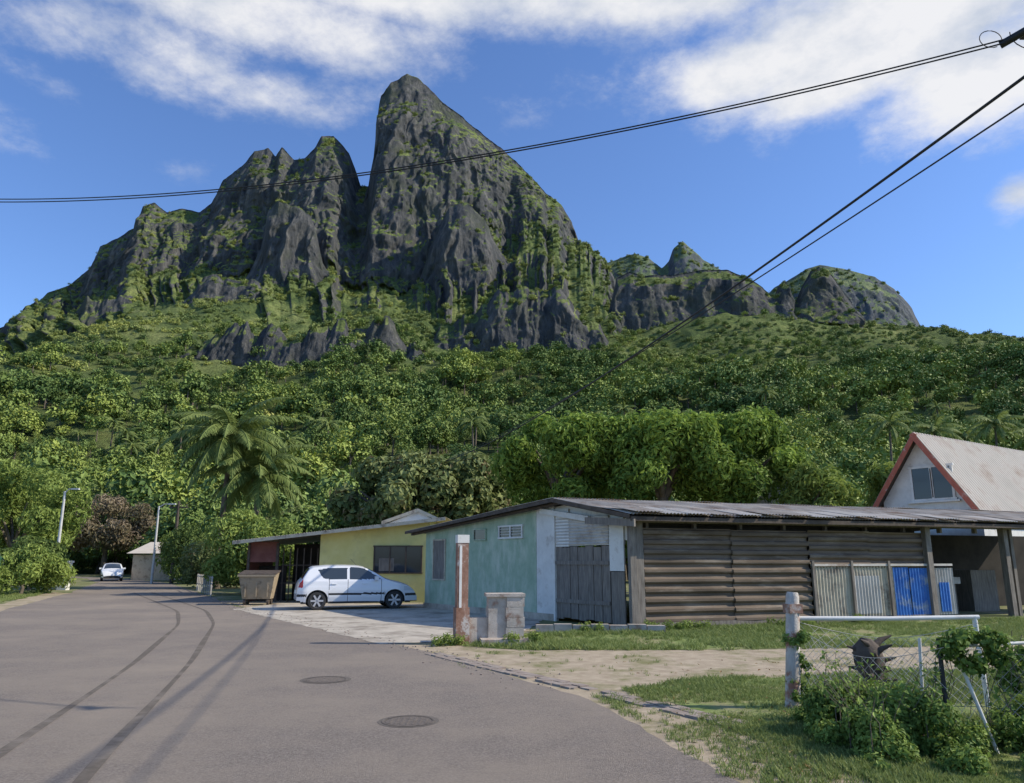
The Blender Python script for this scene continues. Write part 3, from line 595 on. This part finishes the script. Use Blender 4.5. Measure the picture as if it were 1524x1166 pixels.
for b0 in np.arange(-.4,LB-.7,.75):
    o=P3(-.62-random.uniform(0,.06),b0,EZ+.035+random.uniform(-.015,.03)); v=FA.u*1.3+np.array((0,0,.245)); Lv=np.linalg.norm(v); v/=Lv; n_=np.cross(u,v); n_*=np.sign(n_[2])
    mb.corr(o,u,random.uniform(.62,.76),v,Lv*random.uniform(.6,1),n_,.014,.1,2 if random.random()<.6 else 0)
mb.build('roof',[m_roof,m_woodd,m_roofL],E)
mb=MB(); o=np.array((.55,18.1,0)); d=np.array((2.6,-.2,0)); L=np.linalg.norm(d); d/=L
for i in range(7): mb.box(o+d*i*.42,d*.40,(0,.2,0),(0,0,.17+.02*(i%2)),0)
mb.build('block_kerb',[m_block],E)
# ------------------------------------------------------------------ pillar + gate block
E=empty('entrance_pillar'); mb=MB()
mb.cbox((-1.0,15.6,0),.22,.20,1.95,0,.3); mb.cbox((-1.0,15.6,0),.27,.25,.7,0,.3); mb.cbox((-1.0,15.6,1.95),.24,.22,.16,1,.3); mb.cbox((-1.02,15.49,.7),.05,.02,1.2,1,.3)
mb.build('column',[m_rust,m_white],E)
E=empty('gatepost_block'); mb=MB()
for r in range(4):
    for q in range(2): mb.cbox((-.15+(-.18+.36*q+(.02 if r%2 else 0))*math.cos(.12),15.9,.12+r*.195),.356,.46,.190,0,.12)
mb.cbox((-.15,15.9,.1),.69,.44,.8,0,.12)
mb.cbox((-.15,15.9,.90),.78,.55,.06,0,.12); mb.cbox((-.72,15.75,0),.5,.2,.5,0,.2); mb.cbox((-.15,15.6,0),.95,.7,.12,0,.12)
mb.build('blockwork',[m_block],E)
# ------------------------------------------------------------------ yellow house
E=empty('yellow_house'); FY=Frame((-10.6,31.2),(1,-.03)); mb=MB()
def zy(a): return 2.42+a*.11
FY.poly(mb,[(2.9,0),(7.3,0),(7.3,zy(7.3)),(2.9,zy(2.9))],-.2,0,0)
FY.box(mb,1.2,2.9,0,2.3,-2.2,-2.1,1); FY.box(mb,0,1.2,1.55,2.35,-.05,0,2); FY.box(mb,0,.08,0,2.3,-.05,.05,3); FY.box(mb,1.15,1.25,0,2.3,-.05,.05,3)
FY.box(mb,-.05,.0,.0,2.2,-3,-.05,2); FY.box(mb,0.05,1.2,.0,1.4,-1.3,-1.2,1)
for i in range(6): FY.box(mb,1.3+i*.28,1.34+i*.28,.0,2.1,-.4,-.36,3)
for z in (.7,1.4): FY.box(mb,1.25,2.9,z,z+.05,-.45,-.41,3)
FY.box(mb,7.1,7.3,0,zy(7.3),-6,-.2,0)
mb.build('walls',[m_yellow,m_dark,nmat('maroon_sheet',[(.14,.045,.035),(.22,.09,.07)],3,.7),m_woodd],E)
mb=MB(); window(mb,FY,5.1,7.0,1.15,2.15,3,.05,0,1,.01)
FY.box(mb,5.3,5.9,1.2,1.7,.016,.02,2); mb.build('windows',[m_woodd,m_glass,m_wood],E)
mb=MB(); o=FY.p(-.4,2.36,.7); d=FY.p(8.0,2.36+8.4*.11,.7)-o; L=np.linalg.norm(d); d/=L; nn=np.cross(d,(0,1,0)); nn*=np.sign(nn[2])
mb.corr(o,d,L,-FY.n,7,nn,.015,.1,0); mb.box(o-nn*.13,d*L,FY.n*.03,nn*.13,1)
mb.build('roof',[m_roofL,m_cream],E)
mb=MB()
g0=W(568,776,37);g1=W(622,757,37);g2=W(664,776,37)
for a_,b_ in ((g0,g1),(g1,g2)):
    mb.add([a_,b_,b_+np.array((0,6,0)),a_+np.array((0,6,0))],[0,1,2,3],0); mb.box(a_-np.array((0,.06,.16)),b_-a_,(0,.05,0),(0,0,.16),1)
mb.add([g0+np.array((.3,.1,-.1)),g2+np.array((-.3,.1,-.1)),g1+np.array((0,.1,-.12))],[0,1,2],2)
mb.box(g0+np.array((.4,.2,-g0[2])),g2-g0-np.array((.8,0,0)),(0,5,0),(0,0,g0[2]-.1),2)
mb.build('rear_gable',[m_roofL,m_cream,m_white],E)
# ------------------------------------------------------------------ A-frame house
def gable_house(name,ap,le,re,rl,wallm,trim,roofm,over=.5):
    E=empty(name); ap,le,re=[np.array(a,float) for a in (ap,le,re)]
    h=np.array((re[0]-le[0],re[1]-le[1],0.)); wd=np.linalg.norm(h); h/=wd; r=np.array((-h[1],h[0],0)); r*=np.sign(r[0]) 
    n=-r; mb=MB()
    ins=.35; L0=le+h*ins+r*over+np.array((0,0,ins*(ap[2]-le[2])/(wd/2)-.12)); R0=re-h*ins+r*over+np.array((0,0,ins*(ap[2]-re[2])/(wd/2)-.12)); A0=ap+r*over-np.array((0,0,.15))
    Lb=L0.copy();Lb[2]=0;Rb=R0.copy();Rb[2]=0
    mb.add([Lb,Rb,R0,A0,L0],[0,1,2,3,4],0); bk=r*(rl-over*2)
    mb.add([Lb+bk,Rb+bk,R0+bk,A0+bk,L0+bk],[4,3,2,1,0],0); mb.add([Lb,L0,L0+bk,Lb+bk],[0,1,2,3],0); mb.add([Rb,R0,R0+bk,Rb+bk],[3,2,1,0],0)
    mb.build('walls',[wallm],E); mb=MB()
    for e in (le,re):
        v=e-ap; L=np.linalg.norm(v); v/=L; nn=np.cross(r,v); nn*=np.sign(nn[2]); mb.corr(ap+nn*.02,r,rl,v,L,nn,.02,.22,0,True)
        mb.box(ap-nn*.2-r*.03,v*L,r*.04,nn*.2,1); mb.box(ap-nn*.06,r*rl,v*L,nn*.03,2)
        mb.box(ap+v*(L-.03)-nn*.2,r*rl,v*.03,nn*.2,1)
    mb.build('roof',[roofm,trim,m_woodd],E)
    return E,L0,R0,A0,h,n
E,L0,R0,A0,h,n=gable_house('gable_house',(17.1,32,6.95),(15.85,33.9,3.75),(18.5,30.0,3.25),11,m_white,m_red,m_roofL)
mb=MB(); fr=Frame((A0[0],A0[1]),(h[0],h[1])); fr.n=n; 
window(mb,fr,-.55,1.15,4.15,5.45,2,.10,0,1,.01); fr.box(mb,-1.7,2.1,3.55,3.62,0,.05,0); fr.box(mb,-.8,1.4,3.98,4.05,0,.14,0); fr.box(mb,.28,.32,4.2,5.4,.03,.07,2)
mb.build('windows',[m_white,m_glass,m_woodd],E)
gable_house('gable_house',(14.6,40,6.3),(12.6,41,4.3),(16.9,39.2,4.2),8,m_white,m_cream,m_roof)
mb=MB(); q=W(245,815,66); mb.box(q+np.array((-2.6,0,-q[2]-.2)),(6,0,0),(0,5,0),(0,0,2.3),1); mb.add([q+np.array((-3,-.4,-.5)),q+np.array((4,-.4,-.5)),q+np.array((3.4,2.5,.5)),q+np.array((-2.4,2.5,.5))],[0,1,2,3],0); E=empty('roadside_house'); mb.build('walls_and_roof',[m_roofL,m_cream],E)

# ------------------------------------------------------------------ car
m_car,_,b=new_mat('white_car_paint'); b.inputs['Base Color'].default_value=(.76,.77,.78,1); b.inputs['Roughness'].default_value=.25; b.inputs['Coat Weight'].default_value=.6
m_blk,_,b=new_mat('black_rubber'); b.inputs['Base Color'].default_value=(.025,.025,.025,1); b.inputs['Roughness'].default_value=.7
m_tail,_,b=new_mat('tail_light'); b.inputs['Base Color'].default_value=(.45,.03,.02,1); b.inputs['Roughness'].default_value=.15
m_alu,_,b=new_mat('wheel_alloy'); b.inputs['Base Color'].default_value=(.5,.5,.52,1); b.inputs['Roughness'].default_value=.35; b.inputs['Metallic'].default_value=.5
m_head,_,b=new_mat('headlight_lens'); b.inputs['Base Color'].default_value=(.6,.62,.65,1); b.inputs['Roughness'].default_value=.08
m_seam,_,b=new_mat('panel_gap'); b.inputs['Base Color'].default_value=(.18,.18,.19,1)
m_plate,_,b=new_mat('number_plate'); b.inputs['Base Color'].default_value=(.7,.7,.65,1)
m_cg,_,b=new_mat('car_glass'); b.inputs['Base Color'].default_value=(.04,.05,.055,1); b.inputs['Roughness'].default_value=.04; b.inputs['Coat Weight'].default_value=1
def car(loc,rz):
    E=empty('parked_car',loc,rz)
    xs=np.unique(np.round(np.r_[np.linspace(0,.3,20),np.linspace(.3,3.4,155),np.linspace(3.4,3.83,26)],4))
    zt=np.interp(xs,[0,.03,.07,.14,.20,.34,.46,.9,1.5,1.9,2.15,2.45,2.78,3.0,3.3,3.55,3.70,3.78,3.83],[.60,.78,.92,.99,1.10,1.31,1.375,1.415,1.42,1.40,1.35,1.20,1.00,.925,.86,.77,.66,.55,.44])
    ker=np.array([1,2,3,2,1])/9.; zp=np.pad(zt,2,mode='edge'); zs=np.convolve(zp,ker,'valid'); zt=np.where((xs>.1)&(xs<3.7),zs,zt)
    zb=np.full(len(xs),.2); zb=np.where(xs<.12,.30,zb); zb=np.where(xs>3.6,.24,zb)
    for xw in (.62,3.06):
        d=np.abs(xs-xw); zb=np.where(d<.34,np.maximum(zb,.29+np.sqrt(np.maximum(.34**2-d**2,0))),zb)
    Wd=.825*(1-.16*np.clip((.35-xs)/.35,0,1)**2.5-.24*np.clip((xs-3.1)/.73,0,1)**2.0)
    N1=36;N2=12; rows=[]
    for i,x in enumerate(xs):
        z=np.linspace(zb[i],max(zt[i]-.07,zb[i]+.05),N1); g=np.interp(z,[.2,.4,.6,.72,.76,.9,.95,1.4],[.93,.985,.995,.985,.975,.96,.925,.70]); y=Wd[i]*g
        t=np.linspace(0,1,N2+1)[1:]; yr=y[-1]*(1-t); zr=z[-1]+(zt[i]-z[-1])*(1-(1-t)**2.6)
        yy=np.r_[y,yr]; zz=np.r_[z,zr]; yy=np.r_[yy,-yy[:-1][::-1]]; zz=np.r_[zz,zz[:-1][::-1]]
        rows.append(np.c_[np.full(len(yy),x),yy,zz])
    V=np.array(rows); R,Cc=V.shape[:2]
    i=np.arange(R-1)[:,None]*Cc; j=np.arange(Cc-1)[None]; Fq=np.stack([i+j,i+Cc+j,i+Cc+j+1,i+j+1],-1).reshape(-1,4)
    c=V.reshape(-1,3)[Fq].mean(1); jj=np.tile(np.arange(Cc-1),R-1); jm=np.minimum(jj,Cc-2-jj); side=jm<N1-1; x,z=c[:,0],c[:,2]
    mat=np.zeros(len(c),int)
    fw=inpoly(x,z,[(1.60,.94),(2.62,.96),(2.50,1.04),(2.18,1.24),(2.05,1.305),(1.62,1.33)]); rw=inpoly(x,z,[(.72,1.08),(.82,.97),(1.52,.94),(1.54,1.33),(.98,1.325),(.62,1.25)])
    mat[side&(fw|rw)]=1
    seam=side&(z>.24)&(z<.96)&((np.abs(x-1.56)<.011)|(np.abs(x-2.62)<.011)|((np.abs(x-.98)<.011)&(z>.64))); mat[seam]=5
    mat[side&(z>.47)&(z<.53)&(x>.95)&(x<2.75)]=2; mat[side&(z>.42)&(z<.50)&((x<.3)|(x>3.4))]=2
    mat[(~side)&(x>2.10)&(x<2.80)&(jm>N1)]=1; mat[(~side)&(x>.15)&(x<.36)&(jm>N1)]=1
    mat[side&(x<.17)&(z>.70)&(z<.99)]=3; mat[side&(x>3.36)&(z>.58)&(z<.73)]=4; mat[(z<.26)]=2
    mb=MB(); mb.add(V,Fq,mat,.5,True); mb.add(V[0],list(range(Cc)),0); mb.add(V[-1],list(range(Cc))[::-1],2)
    mb.box((.15,-.68,.22),(3.4,0,0),(0,1.36,0),(0,0,.38),2)
    mb.box((-.012,-.26,.50),(.02,0,0),(0,.52,0),(0,0,.11),6)
    for s in (-1,1):
        mb.cbox((2.45,s*.86,.93),.12,.18,.12,0)
        for xh in (.98,1.95): mb.cbox((xh+.14,s*.812,.80),.16,.03,.025,0)
    mb.tube([(1.9,0,1.4),(1.7,0,1.6)],.006,5,2)
    mb.build('body',[m_car,m_cg,m_blk,m_tail,m_head,m_seam,m_plate],E)
    k=0
    for xw in (.62,3.06):
        for s in (-1,1):
            k+=1; mb=MB(); th=np.linspace(0,2*math.pi,29)[:-1]
            prof=[(.29,.0,0),(.29,.13,0),(.275,.17,0),(.20,.175,0),(.195,.15,1),(.06,.14,1),(.0,.155,1)]
            for (r0,y0,_),(r1,y1,m) in zip(prof[:-1],prof[1:]):
                A=np.c_[xw+r0*np.cos(th),0*th+s*(.62+y0),.29+r0*np.sin(th)]; B=np.c_[xw+r1*np.cos(th),0*th+s*(.62+y1),.29+r1*np.sin(th)]; ii=np.arange(28)
                mb.add(np.r_[A,B],np.stack([ii,(ii+1)%28,(ii+1)%28+28,ii+28],1),2 if m and r0>.1 and r1<.1 else m,.5,True)
            for q in range(6):
                a=q*math.pi/3; dvv=np.array((math.cos(a),0,math.sin(a))); pv=np.array((-math.sin(a),0,math.cos(a))); o=np.array((xw,s*.78,.29))
                mb.box(o+dvv*.03-pv*.028,dvv*.165,pv*.056,(0,s*.012,0),1)
            mb.build('wheel_%d'%k,[m_blk,m_alu,m_blk],E)
    return E
E=car((-7.3,26.45,.012),math.radians(19)); E.scale=(1.05,1.03,1.03)
car((-33.6,65.5,.01),math.radians(-62))

# ------------------------------------------------------------------ waste bin
E=empty('rubbish_bin',(-9.5,29.4,0),.12); mb=MB(); m_bin=nmat('faded_bin_plastic',[(.28,.22,.14),(.40,.33,.24)],3,.7,.2,30,stain=(.15,.12,.08),sscale=3)
b0=[(-.5,-.35,.22),(.5,-.35,.22),(.5,.35,.22),(-.5,.35,.22)]; t0=[(-.64,-.5,1.05),(.64,-.5,1.05),(.64,.5,1.17),(-.64,.5,1.17)]
mb.add(b0+t0,[[3,2,1,0],[4,5,6,7],[0,1,5,4],[1,2,6,5],[2,3,7,6],[3,0,4,7]],0); mb.box((-.68,-.55,1.03),(1.36,0,0),(0,.05,0),(0,0,.07),0); mb.box((-.68,-.5,1.08),(1.36,0,0),(0,1.05,.12),(0,0,.05),1)
for x in (-.4,0,.4): mb.box((x-.02,-.46,.3),(.04,0,0),(0,.04,0),(0,-.0,.7),0)
for x in (-.42,.42):
    for y in (-.28,.28): mb.tube([(x-.04,y,.11),(x+.04,y,.11)],.11,12,1)
mb.build('bin_body',[m_bin,m_woodd],E)

# ------------------------------------------------------------------ near vegetation
L_mango=leafmat('mango_leaf',(.06,.12,.02),(.36,.48,.09),0,trans=.3)
L_bread=leafmat('breadfruit_leaf',(.07,.11,.035),(.31,.35,.13),0,alt=((.34,.22,.14),1.1,.58))
L_bright=leafmat('bright_leaf',(.10,.16,.035),(.37,.45,.11),0,trans=.3)
L_red=leafmat('reddish_leaf',(.14,.13,.06),(.36,.28,.19),0)
L_dark=leafmat('dark_leaf',(.05,.09,.025),(.20,.27,.07),0)
def tree(name,c,rx,ry,zc,rz,nl,lr_,nleaf,size,mat,trunkr=.3,seed=0,asp=.4,droop=.8):
    rr=random.Random(seed); mb=MB(); lobes=[]
    for q in range(nl):
        a=rr.uniform(0,6.283); cz=rr.uniform(-.75,1); rad=math.sqrt(max(0,1-cz*cz*.9))*rr.uniform(.55,1.0)
        lobes.append((c[0]+rx*rad*math.cos(a),c[1]+ry*rad*math.sin(a),zc+rz*cz,rr.uniform(*lr_)))
    limbs(mb,(c[0],c[1],0),max(.6,zc-rz*.8),trunkr,7,rx*.8,zc+rz*.6,seed)
    mb.crown(lobes,nleaf,size,0,asp,droop); return mb.build(name,[mat,bark])
tree('mango_tree',(2.7,38),3.2,3.0,6.2,2.1,36,(.4,1.15),16000,.34,L_mango,.35,1,asp=.36)
tree('mango_tree',(7.0,36.5),2.8,3.0,6.2,1.9,32,(.4,1.15),15000,.34,L_mango,.35,2,asp=.36)
tree('mango_tree',(11.6,38),2.9,3.0,6.1,2.0,32,(.4,1.1),15000,.34,L_mango,.35,3,asp=.36)
tree('breadfruit_tree',(-6.6,43),3.3,3,4.9,1.7,34,(.5,1.2),13000,.38,L_bread,.3,4,asp=.6)
tree('breadfruit_tree',(-2.8,44),2.6,3,5.2,1.7,28,(.5,1.2),11000,.38,L_bread,.3,5,asp=.6)
tree('flowering_shrub',(-12.8,38.5),2.1,1.9,2.1,1.5,26,(.4,.9),11000,.25,L_bright,.15,6)
tree('roadside_tree',(-34.5,54),3.9,3,4.8,3.0,36,(.7,1.4),15000,.34,L_bright,.25,7)
tree('roadside_tree',(-40,56),3.6,3,5.0,3.0,30,(.8,1.4),12000,.34,L_bright,.25,8)
tree('flame_tree',(-45,86),4.6,3,5.4,2.4,30,(.8,1.5),9000,.46,L_red,.3,9)
tree('roadside_tree',(-20,66),3.2,3,3.6,2.0,30,(.7,1.3),8000,.38,L_bread,.25,10)
tree('roadside_shrub',(-17.6,47),2.0,2,1.4,1.1,22,(.4,.9),7000,.26,L_bread,.12,21)
tree('roadside_shrub',(-22.5,56),2.2,2,1.9,1.6,22,(.5,1.),6000,.3,L_dark,.12,22)
tree('roadside_shrub',(-26.5,63),2.0,2,1.7,1.5,22,(.5,1.),6000,.3,L_bright,.12,23)
tree('roadside_tree',(-52,98),7,4,4.2,3.5,40,(1,1.9),9000,.5,L_dark,.3,24)
tree('hedge',(-23.8,38),1.3,2.6,1.0,.8,24,(.4,.7),8000,.22,L_bright,.08,11)
tree('hedge',(-26.5,43),1.5,2.6,1.4,1.0,24,(.4,.7),7000,.22,L_dark,.08,12)
tree('garden_tree',(18.6,36.5),1.4,1.4,4.8,1.4,18,(.4,.7),4000,.4,L_bright,.12,13,asp=.3)
tree('garden_tree',(14.2,35.5),1.2,1.2,4.6,1.3,18,(.4,.7),4000,.35,L_bright,.12,14,asp=.3)
def palm(c,h,fl,seed,lean=(.6,.2),nf=26,nl=60,lw=.06):
    mb=MB(); c=np.array(c,float); t=np.linspace(0,1,10)[:,None]; P=c+np.array((lean[0],lean[1],0))*t**2+np.array((0,0,h))*t
    mb.tube(P,np.r_[.26,np.linspace(.19,.13,9)],10,1); palm_fronds(mb,P[-1],nf,fl,nl,lw,0,seed,.18)
    for q in range(7):
        a=q; mb.tube([P[-1]+np.array((.22*math.cos(a),.22*math.sin(a),-.25)),P[-1]+np.array((.24*math.cos(a),.24*math.sin(a),-.48))],[.12,.1],8,1)
    return mb.build('coconut_palm',[LP,bark])
palm((-17.4,46,0),9.0,4.7,1,(.2,.2),34,lw=.09); palm((-15.4,46.5,0),6.7,4.2,5,(-.2,0),26,lw=.09)
for q,(px,py,Y) in enumerate(((1318,632,100),(1385,640,105),(1475,632,95),(1540,655,92),(1010,640,110),(900,655,105),(1430,650,110))):
    p=W(px,py,Y); palm((p[0],p[1],0),p[2],4.2,20+q,nf=18,nl=26,lw=.15)

# ------------------------------------------------------------------ street furniture
m_pole=nmat('pole_metal',[(.45,.45,.43),(.62,.62,.6)],4,.5)
m_cable,_,b=new_mat('cable_black'); b.inputs['Base Color'].default_value=(.012,.012,.013,1); b.inputs['Roughness'].default_value=.6
def pole(name,p,h,r,mat,arm=None):
    E=empty(name,(p[0],p[1],0)); mb=MB(); mb.tube([(0,0,0),(0,0,h*.5),(0,0,h)],[r*1.2,r,r*.8],10,0)
    if arm: 
        mb.tube([(0,0,h-.1),(arm*.5,0,h+.15),(arm,0,h+.15)],[.04,.035,.03],6,0); mb.cbox((arm+.15*np.sign(arm),0,h+.1),.5,.18,.1,0)
    else:
        mb.cbox((0,0,h-.5),1.4,.1,.1,0); 
        for x in (-.6,-.2,.2,.6): mb.tube([(x,0,h-.4),(x,0,h-.2)],[.04,.03],8,0)
    mb.build('shaft',[mat],E)
pole('street_lamp',(-29.0,49.5),6.0,.09,m_pole,.5)
pole('street_lamp',(-25.8,56),5.5,.08,m_pole,.8)
pole('utility_pole',(-24.6,56.5),5.9,.12,m_woodd)
pole('utility_pole',(-9.1,60),8.8,.14,m_wood); pole('utility_pole',(9.2,-1.4),8.5,.15,m_wood); pole('utility_pole',(-16.4,16),10.1,.14,m_wood)
def cable(pts_r,name='power_cable'):
    mb=MB()
    for a,b_,sag,r in pts_r:
        a=np.array(a,float);b_=np.array(b_,float);t=np.linspace(0,1,70)[:,None]; mb.tube(a+(b_-a)*t-np.array((0,0,1))*4*sag*t*(1-t),r,6,0)
    return mb.build(name,[m_cable])
cable([((9.1,-1.2,8.35),(-9.1,60,8.6),1.9,.021)])
cable([((9.0,-1.2,7.55),(-8.8,60,8.3),1.2,.012)])
cable([((6.3,8.3,7.95),(-16.4,16,9.95),1.07,.010),((6.3,8.3,8.0),(-16.4,16,10.05),1.10,.010)])
mb=MB(); cpt=np.array((6.28,8.3,7.98)); mb.tube([cpt+(-.12,.1,-.03),cpt+(.12,-.1,.05)],[.05,.05],8); mb.tube([cpt+(0,0,.02),cpt+(.3,.05,.12),cpt+(.6,0,.1)],.012,6); mb.cbox(cpt+(.15,0,0),.12,.08,.09)
th=np.linspace(0,5.2,16); mb.tube(np.c_[cpt[0]-.3+.14*np.cos(th),cpt[1]+0*th,cpt[2]-.02+.12*np.sin(th)],.006,5); th=np.linspace(3,6,12); mb.tube(np.c_[cpt[0]+.25+.3*np.cos(th),cpt[1]+0*th,cpt[2]+.05+.22*np.sin(th)],.007,5)
mb.build('cable_clamp',[m_cable])

# ------------------------------------------------------------------ front right gate and fence
E=empty('gate'); mb=MB(); m_post=nmat('flaking_post',[(.38,.34,.29),(.66,.62,.56)],5,.9,.5,40,stretch=(2,2,.6),stain=(.32,.16,.11),sscale=4,slo=.50,shi=.60)
mb.tube([(3.12,9,0),(3.17,9,.6),(3.21,9,1.2),(3.215,9,1.25)],[.085,.078,.075,.06],9,0); mb.cbox((3.205,9,1.02),.16,.155,.1,1,.2)
mb.tube([(3.25,9,.96),(4.3,9.03,.955),(5.35,9.06,.97)],.026,10,2); mb.tube([(5.3,9.06,.98),(5.33,9.06,0)],.028,8,2)
mb.build('gate_post_and_rail',[m_post,m_rust,m_white],E)
E=empty('wire_fence'); mb=MB()
mb.tube([(3.77,7.03,0),(3.77,7.03,.93)],.020,8,1); mb.tube([(4.12,6.95,0),(3.9,7.05,.88)],.016,8,0); mb.tube([(4.0,7.9,0),(4.05,7.9,.85)],.016,8,0); mb.tube([(6.6,7.4,0),(6.6,7.4,.95)],.025,8,1); mb.tube([(3.78,7.03,.86),(5.2,7.2,.9),(6.6,7.4,.88)],.016,6,0)
def mesh_span(a,b,h,sagz):
    a=np.array(a,float);b=np.array(b,float);L=np.linalg.norm(b-a); n=int(L/.13)
    def pt(s,z):
        s=np.clip(s,0,L); q=a+(b-a)*s/L; bulge=.12*math.sin(s*2.3)+.05*math.sin(s*5); zz=z*(1-sagz*math.sin(math.pi*s/L)) ; return (q[0]+bulge*.3,q[1]+bulge,zz+.02)
    for i in range(-int(h/.13),n):
        for sg in (0,1):
            P=[]
            for zt_ in np.linspace(0,h,6):
                s=i*.13+(zt_ if sg==0 else h-zt_)
                if -.01<=s<=L+.01: P.append(pt(s,zt_))
            if len(P)>1: mb.tube(P,.0024,4,2,caps=False)
    mb.tube([pt(s,h) for s in np.linspace(0,L,16)],.003,4,2)
mesh_span((3.22,9),(3.77,7.03),.85,.25); mesh_span((3.77,7.03),(6.6,7.4),.85,.15); mesh_span((3.25,9.0),(5.3,9.06),.9,.2)
mb.build('posts_and_mesh',[m_white,m_blk,m_tin],E)
mb=MB(); mb.tube([(3.74,8.2,0),(3.71,8.2,.2),(3.69,8.21,.42),(3.67,8.22,.60),(3.65,8.22,.74),(3.66,8.22,.82)],[.17,.12,.11,.15,.13,.05],9,0)
for q in range(22): a=q*2.4; mb.tube([(3.69,8.2,.25+.022*q),(3.69+.12*math.cos(a),8.2+.12*math.sin(a),.30+.024*q),(3.69+.24*math.cos(a),8.2+.17*math.sin(a),.30+.026*q)],[.045,.03,.008],6,0)
mb.build('tree_stump',[m_woodd])
L_v=leafmat('vine_leaf',(.05,.11,.02),(.30,.40,.09),0,trans=.3)
def lob(n,x,y,z,r): return [(random.uniform(*x),random.uniform(*y),random.uniform(*z),random.uniform(*r)) for _ in range(n)]
mb=MB(); mb.crown(lob(30,(2.9,3.65),(6.7,7.9),(.03,.34),(.08,.24)),16000,.045,0,.6,.3,shell=.5); mb.crown(lob(18,(3.4,4.4),(6.1,7.2),(.0,.18),(.08,.20)),8500,.045,0,.6,.3,shell=.5); mb.crown(lob(14,(2.7,3.2),(6.3,8.2),(.0,.1),(.06,.16)),4000,.045,0,.6,.3,shell=.5)
for q in range(56):
    x,y=random.uniform(2.85,3.8),random.uniform(6.6,7.9); e=np.array((x+random.uniform(-.3,.3),y+random.uniform(-.2,.2),random.uniform(.45,.75))); mb.tube([(x,y,0),(x,y,.3),e],[.006,.004,.002],4,1)
    n=14; t=rng.random((n,1)); P=np.array((x,y,.3))+(e-np.array((x,y,.3)))*t+rng.normal(size=(n,3))*.025; mb.leaves(P,np.tile([[0,-.3,1.]],(n,1))+rng.normal(size=(n,3))*.5,.05,0,rng.uniform(.3,1,n),.5)
mb.build('bush',[L_v,bark])
mb=MB(); mb.crown(lob(26,(3.75,4.3),(6.9,7.1),(.70,.98),(.03,.09)),1700,.055,0,.7,.5,shell=.3); mb.crown(lob(50,(4.3,6.6),(7.0,7.5),(.5,1.0),(.03,.10)),3200,.06,0,.7,.5,shell=.3)
mb.crown(lob(16,(3.12,3.32),(8.9,9.05),(.1,.9),(.03,.08)),1100,.045,0,.7,.5,shell=.3); mb.crown(lob(34,(4.2,6.4),(6.3,7.6),(.0,.25),(.05,.16)),6000,.055,0,.5,.3,shell=.4)
for q in range(60):
    x=random.uniform(3.7,6.5); y=7.05+(x-3.77)*.13; z=random.uniform(.6,1.0); P=[(x,y,z),(x+random.uniform(-.15,.15),y,z-.3),(x+random.uniform(-.2,.2),y,max(.02,z-.7))]; mb.tube(P,.0035,4,1)
    n=12; t=rng.random((n,1)); Q=np.array(P[0])*(1-t)+np.array(P[2])*t+rng.normal(size=(n,3))*.03; mb.leaves(Q,np.tile([[0,-.6,.6]],(n,1))+rng.normal(size=(n,3))*.5,.05,0,rng.uniform(.2,1,n),.6)
mb.build('climbing_vine',[L_v,bark])
mb=MB()
for x0,y0,w_ in ((0.2,15.5,.4),(3.6,18.6,.5),(4.3,18.9,.4),(6.9,19.6,.6),(-1.2,15.4,.3),(9,20.6,.7),(1.8,18.0,.4)): mb.crown(lob(9,(x0-w_,x0+w_),(y0-.2,y0+.2),(.0,.15),(.05,.16)),900,.07,0,.35,-.5,shell=.3)
mb.build('weeds',[L_bright])
# left roadside fence
E=empty('green_fence'); mb=MB(); m_gf=nmat('green_fence_mesh',[(.03,.11,.07),(.06,.17,.11)],3,.7)
fr=Frame((-20.3,28.5),(-.42,.9))
for i in range(0,8): fr.box(mb,i*1.4,i*1.4+.06,0,1.9,-.03,.03,1)
for i in range(0,180): fr.box(mb,i*.055,i*.055+.025,.1,1.8,-.006,.006,0)
for z in (.3,1.0,1.7): fr.box(mb,0,9.9,z,z+.05,.012,.03,0)
mb.build('panels',[m_gf,m_pole],E)
mb=MB(); mb.cbox((-25.2,44,0),.5,.4,1.5,0); mb.cbox((-25.2,44,1.5),.6,.5,.1,0); E=empty('gate_pillar'); mb.build('pillar',[m_white],E)
mb=MB(); mb.cbox((-17.9,26.2,0),.8,.3,.55,0,-1.1);mb.cbox((-17.9,26.2,.55),.86,.36,.06,0,-1.1); E=empty('low_wall'); mb.build('blocks',[m_block],E)
E=empty('garden_fence'); mb=MB(); fr=Frame((-14.0,36.5),(-.45,.89))
for i in range(9): fr.box(mb,i*.9,i*.9+.06,0,.9,-.03,.03,0)
for z in (.4,.8): fr.box(mb,0,7.3,z,z+.04,.03,.05,0)
mb.build('rails',[m_tin],E)
print('done')
